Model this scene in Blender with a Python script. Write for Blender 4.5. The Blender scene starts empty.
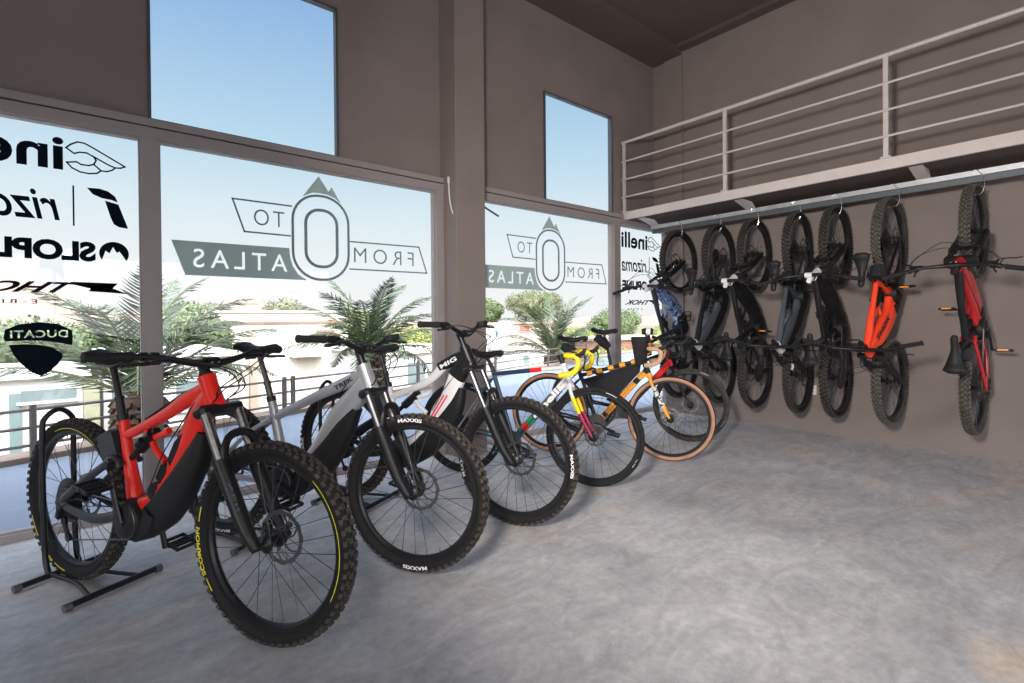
import bpy, math, random
from math import sin, cos, pi, radians as R
from mathutils import Vector, Matrix
S = bpy.context.scene
col = S.collection
random.seed(7)

# ------------------------------------------------------------------ camera
cam_d = bpy.data.cameras.new('camera'); cam = bpy.data.objects.new('camera', cam_d); col.objects.link(cam)
cam_d.lens = 508.26 * 36 / 1024; cam_d.sensor_width = 36; cam_d.shift_y = -18.25 / 1024; cam_d.clip_end = 2000
_yaw, _pit, _rol = R(49.9352), R(.3683), R(-.4906)
F_ = Vector((cos(_yaw)*cos(_pit), sin(_yaw)*cos(_pit), -sin(_pit))); R_ = Vector((sin(_yaw), -cos(_yaw), 0)); U_ = R_.cross(F_)
Rr = R_*cos(_rol) + U_*sin(_rol); Ur = U_*cos(_rol) - R_*sin(_rol)
cam.matrix_world = Matrix.Translation((0, 0, 1.17)) @ Matrix((Rr, Ur, -F_)).transposed().to_4x4()
S.camera = cam

# ------------------------------------------------------------------ world, sun, exposure
S.view_settings.view_transform = 'Standard'; S.view_settings.look = 'None'
S.view_settings.exposure = 0.0; S.view_settings.gamma = 1.0; S.view_settings.use_curve_mapping = False
S.cycles.use_denoising = True; S.cycles.max_bounces = 8; S.cycles.diffuse_bounces = 5; S.cycles.transparent_max_bounces = 24
S.cycles.sample_clamp_indirect = 6.0
w = bpy.data.worlds.new('sky'); S.world = w; w.use_nodes = True
nt = w.node_tree; nt.nodes.clear()
out = nt.nodes.new('ShaderNodeOutputWorld'); bg = nt.nodes.new('ShaderNodeBackground')
tc = nt.nodes.new('ShaderNodeTexCoord'); sp = nt.nodes.new('ShaderNodeSeparateXYZ'); rp = nt.nodes.new('ShaderNodeValToRGB')
nt.links.new(tc.outputs['Generated'], sp.inputs[0]); nt.links.new(sp.outputs['Z'], rp.inputs[0])
e = rp.color_ramp.elements
e[0].position = 0.0; e[0].color = (1.0, 1.0, 1.0, 1)
e[1].position = 1.0; e[1].color = (.10, .24, .58, 1)
for p_, c_ in ((.10, (.93, .97, .99)), (.20, (.76, .89, .96)), (.31, (.53, .75, .92)), (.50, (.30, .51, .82))):
    k = rp.color_ramp.elements.new(p_); k.color = (*c_, 1)
SUN_DIR = Vector((-.45, -.95, 1.45)).normalized()        # towards the sun: behind the building
dt = nt.nodes.new('ShaderNodeVectorMath'); dt.operation = 'DOT_PRODUCT'; dt.inputs[1].default_value = SUN_DIR
nt.links.new(tc.outputs['Generated'], dt.inputs[0])
mr = nt.nodes.new('ShaderNodeMapRange'); mr.inputs[1].default_value = .1; mr.inputs[2].default_value = 1.0
mr.inputs[3].default_value = 0.0; mr.inputs[4].default_value = 1.0
nt.links.new(dt.outputs['Value'], mr.inputs[0])
pw = nt.nodes.new('ShaderNodeMath'); pw.operation = 'POWER'; pw.inputs[1].default_value = 2.0
nt.links.new(mr.outputs[0], pw.inputs[0])
mx = nt.nodes.new('ShaderNodeMixRGB'); mx.blend_type = 'ADD'; mx.inputs[2].default_value = (13.0, 13.0, 13.5, 1)
nt.links.new(pw.outputs[0], mx.inputs[0]); nt.links.new(rp.outputs[0], mx.inputs[1])
nt.links.new(mx.outputs[0], bg.inputs[0]); bg.inputs[1].default_value = 1.0
nt.links.new(bg.outputs[0], out.inputs[0])
sun_d = bpy.data.lights.new('sun', 'SUN'); sun_d.energy = 2.4; sun_d.angle = R(.6); sun_d.color = (1, .95, .86)
sun = bpy.data.objects.new('sun', sun_d); col.objects.link(sun)
sun.rotation_euler = (-SUN_DIR).to_track_quat('-Z', 'Y').to_euler()

# ------------------------------------------------------------------ materials
def mat(name, color, rough=.6, metal=0., var=0., scale=8., bump=0., spec=.5, emit=None, coat=0.):
    m = bpy.data.materials.new(name); m.use_nodes = True; n = m.node_tree; b = n.nodes['Principled BSDF']
    b.inputs['Base Color'].default_value = (*color, 1); b.inputs['Roughness'].default_value = rough
    b.inputs['Metallic'].default_value = metal; b.inputs['Specular IOR Level'].default_value = spec
    if coat: b.inputs['Coat Weight'].default_value = coat; b.inputs['Coat Roughness'].default_value = .08
    if var or bump:
        t = n.nodes.new('ShaderNodeTexCoord'); z = n.nodes.new('ShaderNodeTexNoise'); z.inputs['Scale'].default_value = scale
        z.inputs['Detail'].default_value = 6; n.links.new(t.outputs['Object'], z.inputs['Vector'])
        if var:
            r = n.nodes.new('ShaderNodeValToRGB'); r.color_ramp.elements[0].position = .3; r.color_ramp.elements[1].position = .7
            r.color_ramp.elements[0].color = (*[c*(1-var) for c in color], 1); r.color_ramp.elements[1].color = (*[min(1, c*(1+var)) for c in color], 1)
            n.links.new(z.outputs['Fac'], r.inputs[0]); n.links.new(r.outputs[0], b.inputs['Base Color'])
        if bump:
            u = n.nodes.new('ShaderNodeBump'); u.inputs['Strength'].default_value = bump; u.inputs['Distance'].default_value = .01
            n.links.new(z.outputs['Fac'], u.inputs['Height']); n.links.new(u.outputs[0], b.inputs['Normal'])
    if emit: b.inputs['Emission Color'].default_value = (*emit[0], 1); b.inputs['Emission Strength'].default_value = emit[1]
    return m
def concrete():
    m = bpy.data.materials.new('polished_concrete'); m.use_nodes = True; n = m.node_tree; b = n.nodes['Principled BSDF']
    t = n.nodes.new('ShaderNodeTexCoord')
    def noise(sc, det, dist=0., stretch=(1, 1, 1), rot=0.):
        mp = n.nodes.new('ShaderNodeMapping'); mp.inputs['Scale'].default_value = stretch; mp.inputs['Rotation'].default_value = (0, 0, rot)
        z = n.nodes.new('ShaderNodeTexNoise'); z.inputs['Scale'].default_value = sc; z.inputs['Detail'].default_value = det
        z.inputs['Distortion'].default_value = dist; z.inputs['Roughness'].default_value = .62
        n.links.new(t.outputs['Object'], mp.inputs[0]); n.links.new(mp.outputs[0], z.inputs['Vector']); return z
    def ramp(src, a, b_, p0, p1):
        r = n.nodes.new('ShaderNodeValToRGB'); r.color_ramp.elements[0].position = p0; r.color_ramp.elements[1].position = p1
        r.color_ramp.elements[0].color = (*a, 1); r.color_ramp.elements[1].color = (*b_, 1); n.links.new(src.outputs['Fac'], r.inputs[0]); return r
    def mixc(kind, fac, a, b_):
        x = n.nodes.new('ShaderNodeMixRGB'); x.blend_type = kind
        if isinstance(fac, float): x.inputs[0].default_value = fac
        else: n.links.new(fac, x.inputs[0])
        n.links.new(a, x.inputs[1]); n.links.new(b_, x.inputs[2]); return x
    base = ramp(noise(1.3, 8, .8, (1, .7, 1), .7), (.43, .435, .45), (.64, .64, .655), .32, .68)
    warm = ramp(noise(.75, 7, 1.2), (.55, .54, .55), (.70, .58, .47), .44, .62)
    warmf = ramp(noise(.6, 6, 1.5, (1, 1.6, 1), .4), (0, 0, 0), (.85, .85, .85), .46, .62)
    c1 = mixc('MIX', warmf.outputs[0], base.outputs[0], warm.outputs[0])
    streak = ramp(noise(2.4, 9, 2.6, (.7, 1.7, 1), -.9), (.80, .80, .81), (1.10, 1.09, 1.08), .34, .66)
    c2 = mixc('MULTIPLY', 1.0, c1.outputs[0], streak.outputs[0])
    fine = ramp(noise(26, 6, .4), (.88, .88, .88), (1.08, 1.08, 1.08), .35, .65)
    c3 = mixc('MULTIPLY', 1.0, c2.outputs[0], fine.outputs[0])
    scuff = ramp(noise(5.5, 10, 1.0, (2.2, .35, 1), .45), (0, 0, 0), (.5, .5, .5), .63, .70)
    wc = n.nodes.new('ShaderNodeRGB'); wc.outputs[0].default_value = (.62, .60, .56, 1)
    c4 = mixc('MIX', scuff.outputs[0], c3.outputs[0], wc.outputs[0])
    n.links.new(c4.outputs[0], b.inputs['Base Color'])
    rr = ramp(noise(2.1, 7, .5), (.42, .42, .42), (.62, .62, .62), .3, .7); n.links.new(rr.outputs[0], b.inputs['Roughness'])
    u = n.nodes.new('ShaderNodeBump'); u.inputs['Strength'].default_value = .08; u.inputs['Distance'].default_value = .01
    n.links.new(fine.outputs[0], u.inputs['Height']); n.links.new(u.outputs[0], b.inputs['Normal'])
    b.inputs['Specular IOR Level'].default_value = .4
    return m
def glass():
    m = bpy.data.materials.new('window_glass'); m.use_nodes = True; n = m.node_tree; n.nodes.clear()
    o = n.nodes.new('ShaderNodeOutputMaterial'); t = n.nodes.new('ShaderNodeBsdfTransparent'); t.inputs[0].default_value = (.985, .99, .99, 1)
    g = n.nodes.new('ShaderNodeBsdfGlossy'); g.inputs['Roughness'].default_value = .01
    lw = n.nodes.new('ShaderNodeLayerWeight'); lw.inputs[0].default_value = .5
    p = n.nodes.new('ShaderNodeMath'); p.operation = 'POWER'; p.inputs[1].default_value = 5.0; n.links.new(lw.outputs['Facing'], p.inputs[0])
    f = n.nodes.new('ShaderNodeMath'); f.operation = 'MULTIPLY_ADD'; f.inputs[1].default_value = .7; f.inputs[2].default_value = .022; n.links.new(p.outputs[0], f.inputs[0])
    x = n.nodes.new('ShaderNodeMixShader')
    n.links.new(f.outputs[0], x.inputs[0]); n.links.new(t.outputs[0], x.inputs[1]); n.links.new(g.outputs[0], x.inputs[2]); n.links.new(x.outputs[0], o.inputs[0])
    return m
def tiles(name, c1, c2, sx, sy, mort, msize=.008, squash=.5):
    m = bpy.data.materials.new(name); m.use_nodes = True; n = m.node_tree; b = n.nodes['Principled BSDF']
    t = n.nodes.new('ShaderNodeTexCoord'); k = n.nodes.new('ShaderNodeTexBrick'); k.inputs['Color1'].default_value = (*c1, 1); k.inputs['Color2'].default_value = (*c2, 1)
    k.inputs['Mortar'].default_value = (*mort, 1); k.inputs['Scale'].default_value = 1; k.inputs['Brick Width'].default_value = sx; k.inputs['Row Height'].default_value = sy
    k.inputs['Mortar Size'].default_value = msize; k.offset = squash
    n.links.new(t.outputs['Object'], k.inputs['Vector']); n.links.new(k.outputs[0], b.inputs['Base Color']); b.inputs['Roughness'].default_value = .8
    return m
M = {}
def defm(k, *a, **kw): M[k] = mat(k, *a, **kw)
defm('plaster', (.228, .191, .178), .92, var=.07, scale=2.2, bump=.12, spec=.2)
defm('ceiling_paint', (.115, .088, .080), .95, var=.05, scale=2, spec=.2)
defm('frame_alu', (.30, .265, .258), .5, var=.03, scale=6)
defm('dark_gap', (.02, .02, .022), .8)
defm('white_steel', (.56, .50, .48), .5, var=.04, scale=10)
defm('galvanised', (.52, .55, .58), .4, metal=.6, var=.12, scale=14)
defm('dark_steel', (.10, .11, .12), .5, metal=.4)
defm('bright_steel', (.75, .76, .78), .25, metal=1.)
defm('black_rubber', (.013, .012, .012), .75, var=.25, scale=60, spec=.25)
defm('tread_rubber', (.060, .052, .045), .85, var=.4, scale=40, spec=.2)
defm('dusty_tread', (.105, .095, .083), .95, var=.35, scale=40, spec=.2)
defm('dusty_rubber', (.050, .046, .042), .9, var=.35, scale=30, spec=.2)
defm('black_alloy', (.010, .010, .011), .38, spec=.35)
defm('black_plastic', (.010, .010, .011), .55, spec=.3)
defm('graphite', (.024, .028, .034), .38, spec=.4)
defm('chrome', (.42, .42, .44), .22, metal=1.)
defm('steel_spoke', (.10, .10, .11), .35, metal=.8)
defm('rotor_steel', (.24, .23, .23), .35, metal=1., var=.1, scale=50)
defm('chain_steel', (.11, .105, .10), .4, metal=.9)
defm('tan_rubber', (.42, .215, .125), .75, var=.12, scale=20)
defm('tan_tape', (.50, .31, .19), .75, var=.1, scale=30)
defm('red_paint', (.85, .022, .012), .36, coat=.15, spec=.35)
defm('orange_red_paint', (.95, .065, .022), .38, coat=.15, spec=.35)
defm('deep_red_paint', (.50, .012, .018), .3, coat=.5)
defm('magenta_red', (.30, .006, .05), .3, coat=.5)
defm('silver_paint', (.42, .43, .45), .33, metal=.45, coat=.3)
defm('white_paint', (.74, .73, .72), .35, coat=.4)
defm('blue_paint', (.015, .045, .12), .35, coat=.4)
defm('teal_paint', (.012, .10, .12), .35, coat=.4)
defm('green_paint', (.02, .25, .10), .4)
defm('yellow_paint', (.93, .66, .01), .45)
defm('orange_paint', (.92, .36, .03), .45)
defm('yellow_ink', (.85, .75, .02), .5)
defm('white_ink', (.80, .80, .78), .5)
defm('black_ink', (.012, .012, .014), .5)
defm('red_ink', (.75, .03, .07), .5)
defm('grey_blue_paint', (.065, .08, .095), .35, coat=.4)
defm('cordura', (.012, .012, .013), .9, var=.2, scale=80)
defm('amber_reflector', (.85, .28, .02), .3)
defm('asphalt', (.22, .21, .20), .9)
defm('paper', (.70, .68, .64), .8)
defm('decal_black', (.004, .008, .014), .8, spec=.05)
defm('decal_teal', (.40, .52, .51), .8, spec=.1)
defm('decal_line', (.20, .28, .30), .8, spec=.1)
defm('decal_pale', (.70, .80, .83), .6)
defm('decal_grey', (.20, .24, .20), .6)
def film():
    m = bpy.data.materials.new('translucent_film'); m.use_nodes = True; n = m.node_tree; n.nodes.clear()
    o = n.nodes.new('ShaderNodeOutputMaterial'); t = n.nodes.new('ShaderNodeBsdfTranslucent'); t.inputs[0].default_value = (.93, .96, .97, 1)
    n.links.new(t.outputs[0], o.inputs[0]); return m
M['decal_pale'] = film()
M['floor'] = concrete(); M['glass'] = glass()
M['terrace'] = tiles('terrace_tiles', (.165, .205, .265), (.155, .192, .25), .9, .9, (.22, .23, .25), .006, 0.)
M['brick'] = tiles('red_brick', (.40, .19, .13), (.46, .25, .18), .35, .12, (.48, .37, .31), .02)
defm('kerb', (0.2310, 0.1750, 0.1400), .85, var=.15, scale=5)
defm('rail_steel', (0.0990, 0.0855, 0.0810), .6)
defm('stucco_white', (0.5760, 0.5544, 0.5328), .9, var=.04, scale=1)
defm('stucco_cream', (0.6048, 0.5472, 0.4824), .9, var=.04, scale=1)
defm('stucco_pink', (0.4320, 0.3024, 0.2376), .9, var=.06, scale=1)
defm('terracotta', (0.2592, 0.1224, 0.0792), .9, var=.15, scale=2)
defm('window_dark', (.16, .20, .20), .3, var=.3, scale=1.5)
defm('window_teal', (.14, .20, .20), .3)
defm('soil', (0.1440, 0.1368, 0.0792), .95, var=.2, scale=.3)
defm('hill', (0.2376, 0.1728, 0.1368), 1., var=.25, scale=.02)
defm('hill_far', (.48, .44, .42), 1., var=.1, scale=.01)
defm('palm_leaf', (0.0403, 0.0713, 0.0341), .5, var=.35, scale=3)
defm('palm_rib', (0.1500, 0.1440, 0.0600), .6)
defm('palm_bark', (0.0700, 0.0462, 0.0294), .95, var=.45, scale=14, bump=.8)
defm('leaf_olive', (0.1240, 0.1364, 0.0620), .7, var=.4, scale=1.5)
defm('leaf_green', (0.0930, 0.1302, 0.0496), .7, var=.4, scale=1.5)
defm('leaf_yellow', (0.1860, 0.2108, 0.0496), .7, var=.4, scale=2)
defm('leaf_dark', (0.0434, 0.0806, 0.0310), .7, var=.4, scale=1.5)
defm('bark', (.12, .08, .05), .9)
defm('flower_red', (.55, .08, .05), .7)
def camo():
    m = bpy.data.materials.new('camouflage_print'); m.use_nodes = True; n = m.node_tree; b = n.nodes['Principled BSDF']
    t = n.nodes.new('ShaderNodeTexCoord'); v = n.nodes.new('ShaderNodeTexNoise'); v.inputs['Scale'].default_value = 11; v.inputs['Distortion'].default_value = 3
    r = n.nodes.new('ShaderNodeValToRGB'); r.color_ramp.interpolation = 'CONSTANT'
    r.color_ramp.elements[0].position = 0; r.color_ramp.elements[0].color = (.02, .03, .07, 1); r.color_ramp.elements[1].position = .62; r.color_ramp.elements[1].color = (.55, .62, .72, 1)
    k = r.color_ramp.elements.new(.47); k.color = (.16, .26, .50, 1)
    n.links.new(t.outputs['Object'], v.inputs['Vector']); n.links.new(v.outputs['Fac'], r.inputs[0]); n.links.new(r.outputs[0], b.inputs['Base Color']); b.inputs['Roughness'].default_value = .35
    return m
M['camo'] = camo()
def splatter():
    m = bpy.data.materials.new('splatter_print'); m.use_nodes = True; n = m.node_tree; b = n.nodes['Principled BSDF']
    t = n.nodes.new('ShaderNodeTexCoord'); v = n.nodes.new('ShaderNodeTexNoise'); v.inputs['Scale'].default_value = 60; v.inputs['Detail'].default_value = 4
    r = n.nodes.new('ShaderNodeValToRGB'); r.color_ramp.interpolation = 'CONSTANT'
    r.color_ramp.elements[0].color = (.02, .02, .02, 1); r.color_ramp.elements[1].position = .47; r.color_ramp.elements[1].color = (.75, .74, .70, 1)
    n.links.new(t.outputs['Object'], v.inputs['Vector']); n.links.new(v.outputs['Fac'], r.inputs[0]); n.links.new(r.outputs[0], b.inputs['Base Color'])
    return m
M['splatter'] = splatter()

# ------------------------------------------------------------------ mesh helpers
def link(o, parent=None):
    col.objects.link(o)
    if parent is not None: o.parent = parent
    return o
def tag(o, label=None, cat=None, group=None, kind=None):
    if label: o['label'] = label
    if cat: o['category'] = cat
    if group: o['group'] = group
    if kind: o['kind'] = kind
    return o
def empty(name, loc=(0, 0, 0), rz=0.):
    o = bpy.data.objects.new(name, None); o.empty_display_size = .1; col.objects.link(o); o.location = loc; o.rotation_euler = (0, 0, rz); return o
def frame_of(d, up=None):
    d = d.normalized(); u = Vector(up) if up else (Vector((0, 0, 1)) if abs(d.z) < .95 else Vector((1, 0, 0)))
    a = (u - d*u.dot(d)).normalized(); return a, d.cross(a)
def catmull(pts, n=6):
    P = [Vector(p) for p in pts]
    if len(P) < 3: return P
    o = []
    for i in range(len(P)-1):
        a = P[i-1] if i else P[i]*2-P[i+1]; b, c = P[i], P[i+1]; d = P[i+2] if i+2 < len(P) else P[i+1]*2-P[i]
        for k in range(n):
            t = k/n; o.append(.5*((2*b)+(c-a)*t+(2*a-5*b+4*c-d)*t*t+(3*b-a-3*c+d)*t**3))
    o.append(P[-1]); return o
def lerp_list(v, m):
    if not isinstance(v, (list, tuple)): return [v]*m
    o = []
    for i in range(m):
        f = i/(m-1)*(len(v)-1); k = min(int(f), len(v)-2); o.append(v[k]+(v[k+1]-v[k])*(f-k))
    return o
class MB:
    def __init__(s): s.v = []; s.f = []; s.m = []
    def add(s, v, f, mi=0):
        b = len(s.v); s.v += [tuple(q) for q in v]; s.f += [tuple(b+i for i in q) for q in f]; s.m += [mi]*len(f); return s
    def box(s, c, d, rot=None, mi=0, bev=0.):
        c = Vector(c); d = Vector(d)/2
        if bev:
            b = bev; vs = []
            for sx in (-1, 1):
                for sy in (-1, 1):
                    for sz in (-1, 1):
                        vs += [Vector((sx*(d.x-b), sy*(d.y-b), sz*d.z)), Vector((sx*(d.x-b), sy*d.y, sz*(d.z-b))), Vector((sx*d.x, sy*(d.y-b), sz*(d.z-b)))]
            def I(a, b_, c_, k): return (a*4+b_*2+c_)*3+k
            f = [tuple(I(a, b_, z, 0) for a, b_ in ((0, 0), (1, 0), (1, 1), (0, 1))) for z in (0, 1)]
            f += [tuple(I(a, y, c_, 1) for a, c_ in ((0, 0), (1, 0), (1, 1), (0, 1))) for y in (0, 1)]
            f += [tuple(I(x, b_, c_, 2) for b_, c_ in ((0, 0), (1, 0), (1, 1), (0, 1))) for x in (0, 1)]
            for a in (0, 1):
                for b_ in (0, 1): f += [(I(a, b_, 0, 1), I(a, b_, 1, 1), I(a, b_, 1, 2), I(a, b_, 0, 2)), (I(a, 0, b_, 0), I(a, 1, b_, 0), I(a, 1, b_, 2), I(a, 0, b_, 2)), (I(0, a, b_, 0), I(1, a, b_, 0), I(1, a, b_, 1), I(0, a, b_, 1))]
            for a in (0, 1):
                for b_ in (0, 1):
                    for c_ in (0, 1): f.append((I(a, b_, c_, 0), I(a, b_, c_, 1), I(a, b_, c_, 2)))
        else:
            vs = [Vector((x*d.x, y*d.y, z*d.z)) for x in (-1, 1) for y in (-1, 1) for z in (-1, 1)]
            f = [(0, 1, 3, 2), (4, 6, 7, 5), (0, 4, 5, 1), (2, 3, 7, 6), (0, 2, 6, 4), (1, 5, 7, 3)]
        if rot is not None: vs = [rot @ q for q in vs]
        return s.add([q+c for q in vs], f, mi)
    def tube(s, pts, r, n=10, mi=0, r2=None, up=None, cap=True, smooth=0, power=2., closed=False):
        P = catmull(pts, smooth) if smooth else [Vector(p) for p in pts]
        m = len(P); ra = lerp_list(r, m); rb = lerp_list(r2 if r2 is not None else r, m)
        vs = []; a = None
        for i, p in enumerate(P):
            if closed: d = P[(i+1) % m]-P[i-1]
            else: d = (P[min(i+1, m-1)]-P[max(i-1, 0)])
            d = d.normalized()
            if up is not None: a, b = frame_of(d, up)
            elif a is None: a, b = frame_of(d)
            else:
                a = a-d*a.dot(d); a.normalize(); b = d.cross(a)
            for k in range(n):
                t = 2*pi*k/n; ca, sa = cos(t), sin(t)
                if power != 2.: ca = math.copysign(abs(ca)**(2/power), ca); sa = math.copysign(abs(sa)**(2/power), sa)
                vs.append(p+a*ca*ra[i]+b*sa*rb[i])
        f = []
        for i in range(m if closed else m-1):
            j = (i+1) % m
            for k in range(n): f.append((i*n+k, i*n+(k+1) % n, j*n+(k+1) % n, j*n+k))
        if cap and not closed: f += [tuple(range(n-1, -1, -1)), tuple((m-1)*n+k for k in range(n))]
        return s.add(vs, f, mi)
    def lathe(s, prof, n=32, c=(0, 0, 0), axis='y', mi=0, mis=None, closed=False):
        # prof: (r, h) pairs, revolved round the axis
        c = Vector(c); vs = []; m = len(prof)
        for r, h in prof:
            for k in range(n):
                t = 2*pi*k/n; a, b = r*cos(t), r*sin(t)
                vs.append(c+Vector({'y': (a, h, b), 'z': (a, b, h), 'x': (h, a, b)}[axis]))
        for i in range(m if closed else m-1):
            j = (i+1) % m; f = [(i*n+k, j*n+k, j*n+(k+1) % n, i*n+(k+1) % n) for k in range(n)]
            b0 = len(s.v)
            s.f += [tuple(b0+q for q in g) for g in f]; s.m += [mis[i] if mis else mi]*len(f)
        s.v += [tuple(q) for q in vs]; return s
    def prism(s, poly, y0, y1, axis='y', mi=0):
        n = len(poly)
        def P(a, b, h): return {'y': (a, h, b), 'z': (a, b, h), 'x': (h, a, b)}[axis]
        vs = [P(a, b, y0) for a, b in poly]+[P(a, b, y1) for a, b in poly]
        f = [tuple(range(n)), tuple(range(2*n-1, n-1, -1))]+[(i, n+i, n+(i+1) % n, (i+1) % n) for i in range(n)]
        return s.add(vs, f, mi)
    def ring2d(s, outer, inner, y0, y1, mi=0):
        n = len(outer); vs = [(a, y, b) for y in (y0, y1) for L in (outer, inner) for a, b in L]; f = []
        for i in range(n):
            j = (i+1) % n
            f += [(i, j, n+j, n+i), (2*n+j, 2*n+i, 3*n+i, 3*n+j), (j, i, 2*n+i, 2*n+j), (n+i, n+j, 3*n+j, 3*n+i)]
        return s.add(vs, f, mi)
    def mesh(s, name, mats, smooth=True, ang=38):
        me = bpy.data.meshes.new(name); me.from_pydata(s.v, [], s.f)
        for m_ in (mats if isinstance(mats, (list, tuple)) else [mats]): me.materials.append(M[m_] if isinstance(m_, str) else m_)
        if any(s.m): me.polygons.foreach_set('material_index', s.m)
        if smooth:
            me.polygons.foreach_set('use_smooth', [True]*len(me.polygons)); me.update()
            me.set_sharp_from_angle(angle=R(ang))
        me.update(); return me
    def build(s, name, mats, parent=None, loc=None, rot=None, smooth=True, ang=38):
        o = bpy.data.objects.new(name, s.mesh(name, mats, smooth, ang)); link(o, parent)
        if loc is not None: o.location = loc
        if rot is not None: o.rotation_euler = rot
        return o
def fixnormals(o):
    import bmesh
    b = bmesh.new(); b.from_mesh(o.data); bmesh.ops.recalc_face_normals(b, faces=b.faces); b.to_mesh(o.data); b.free()
def inst(name, mesh, parent, loc=(0, 0, 0), rot=None):
    o = bpy.data.objects.new(name, mesh); link(o, parent); o.location = loc
    if rot is not None: o.rotation_euler = rot
    return o
def struct(name, mb, m, parent=None, smooth=False):
    o = mb.build(name, m, parent, smooth=smooth)
    if parent is None: o['kind'] = 'structure'
    return o
_dg = None
def text_mesh(s, size=1., offset=0., extrude=.0, shear=0., spacing=1., align='LEFT'):
    cu = bpy.data.curves.new('txt', 'FONT'); cu.body = s; cu.size = size; cu.offset = offset; cu.extrude = extrude; cu.shear = shear
    cu.space_character = spacing; cu.align_x = align; cu.resolution_u = 4
    o = bpy.data.objects.new('txt', cu); col.objects.link(o); bpy.context.view_layer.update()
    dg = bpy.context.evaluated_depsgraph_get(); me = bpy.data.meshes.new_from_object(o.evaluated_get(dg))
    V = [tuple(v.co) for v in me.vertices]; Fc = [tuple(p.vertices) for p in me.polygons]
    bpy.data.objects.remove(o); bpy.data.curves.remove(cu); bpy.data.meshes.remove(me); return V, Fc
def fit_text(s, width, height, **kw):
    V, Fc = text_mesh(s, **kw)
    x0, x1 = min(v[0] for v in V), max(v[0] for v in V); y0, y1 = min(v[1] for v in V), max(v[1] for v in V)
    return [((v[0]-x0)/(x1-x0)*width, (v[1]-y0)/(y1-y0)*height, v[2]) for v in V], Fc
# ================================================================== THE ROOM
GY = 3.856; XB = 5.665; CZ = 4.50
struct('floor', MB().box((.45, -.35, -.06), (10.9, 8.4, .12)), 'floor')
mb = MB().box((5.80, -.45, 2.25), (.27, 8.26, 4.5)); struct('wall_back', mb, 'plaster')
struct('trim_1', MB().box((5.79, 3.555, 2.25), (.30, .25, 4.5)), 'plaster')                     # corner column
mb = MB()
for x0, x1, z0, z1 in ((-5, .314, 2.42, 4.5), (.314, 1.506, 3.565, 4.5), (1.506, 2.76, 2.42, 4.5), (2.87, 3.692, 2.42, 4.5), (3.692, 4.800, 3.560, 4.5), (4.800, 5.95, 2.42, 4.5), (-5, -2.4, 0, 2.42), (5.90, 5.95, 0, 2.42)):
    mb.box(((x0+x1)/2, 3.880, (z0+z1)/2), (x1-x0, .05, z1-z0))
mb.box((2.80, 3.955, 3.46), (.30, .10, 2.08)); mb.box((5.80, 3.770, 3.46), (.27, .19, 2.08))
struct('wall_left', mb, 'plaster')
struct('trim_2', MB().box((2.5815, 3.735, 2.25), (.309, .25, 4.5), bev=.004), 'plaster')         # pillar
mb = MB()
for x0, x1, z0, z1 in ((-5, -2.2, 0, 4.5), (4.6, 5.95, 0, 4.5), (-2.2, 4.6, 2.4, 4.5)): mb.box(((x0+x1)/2, -4.6, (z0+z1)/2), (x1-x0, .2, z1-z0))
struct('wall_front', mb, 'plaster')
struct('wall_right', MB().box((-5.1, -4.3, 2.25), (.2, .8, 4.5)).box((-5.1, 2.9, 2.25), (.2, 2.3, 4.5)).box((-5.1, -1.2, 3.35), (.2, 5.9, 2.3)), 'plaster')
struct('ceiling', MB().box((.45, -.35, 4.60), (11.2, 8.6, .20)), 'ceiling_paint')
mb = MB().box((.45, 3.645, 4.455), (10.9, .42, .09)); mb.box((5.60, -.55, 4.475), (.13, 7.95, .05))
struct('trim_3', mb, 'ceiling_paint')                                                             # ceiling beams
# header over the shop windows, mullions, sill
mb = MB().box((.0, 3.855, 2.333), (10.6-.7, .11, .066)).box((.0+.475, 3.855, 2.398), (10.85, .11, .044))
mb = MB().box((.475, 3.855, 2.3325), (10.85, .11, .067)).box((.475, 3.855, 2.3985), (10.85, .11, .045))
struct('trim_4', mb, 'frame_alu')
struct('trim_5', MB().box((.475, 3.872, 2.371), (10.80, .06, .012)), 'dark_gap')
struct('trim_6', MB().box((1.55, 3.856, .02), (8.0, .10, .04)), 'frame_alu')
for i, (x0, x1) in enumerate(((.270, .365), (2.352, 2.430), (4.785, 4.900), (-2.4, -2.3))):
    struct('trim_%d' % (7+i), MB().box(((x0+x1)/2, 3.853, 1.17), (x1-x0, .10, 2.26)), 'frame_alu')
# mezzanine
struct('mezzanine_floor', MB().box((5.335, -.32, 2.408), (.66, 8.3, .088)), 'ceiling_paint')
struct('trim_11', MB().box((4.99, -.32, 2.407), (.03, 8.3, .092)), 'white_steel')
rl = empty('mezzanine_railing', (4.99, 1.2, 2.453)); tag(rl, 'white painted steel railing of four bars along the mezzanine edge', 'railing')
for y in (3.81, 2.553, 1.201, -.151, -1.503):
    MB().box((0, y-1.2, .425), (.026, .034, .85)).box((0, y-1.2, .008), (.06, .07, .012)).build('post', 'white_steel', rl)
for z, r in ((3.290, .018), (3.056, .010), (2.839, .010), (2.629, .010)):
    MB().tube([(-.02 if r < .015 else 0, 2.64, z-2.453), (-.02 if r < .015 else 0, -3.2, z-2.453)], r, 10).build('handrail' if r > .015 else 'rail', 'white_steel', rl)
# hanging rail under the mezzanine
hr = empty('bicycle_hanging_rail', (5.33, 1.2, 2.24)); tag(hr, 'galvanised steel rail under the mezzanine that the bicycles hang from', 'rail')
MB().box((0, -1.0, .040), (.070, 6.9, .042)).build('upper_flange', 'galvanised', hr)
MB().box((.012, -1.0, -.006), (.045, 6.9, .046)).build('channel', 'dark_steel', hr)
for y in (-1.8, -.4, 1.02, 2.44, 3.6):
    MB().prism([(-.30, .118), (-.10, .118), (.0, .062), (-.05, .062)], y-1.2-.045, y-1.2+.045).build('bracket', 'white_steel', hr)

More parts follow.
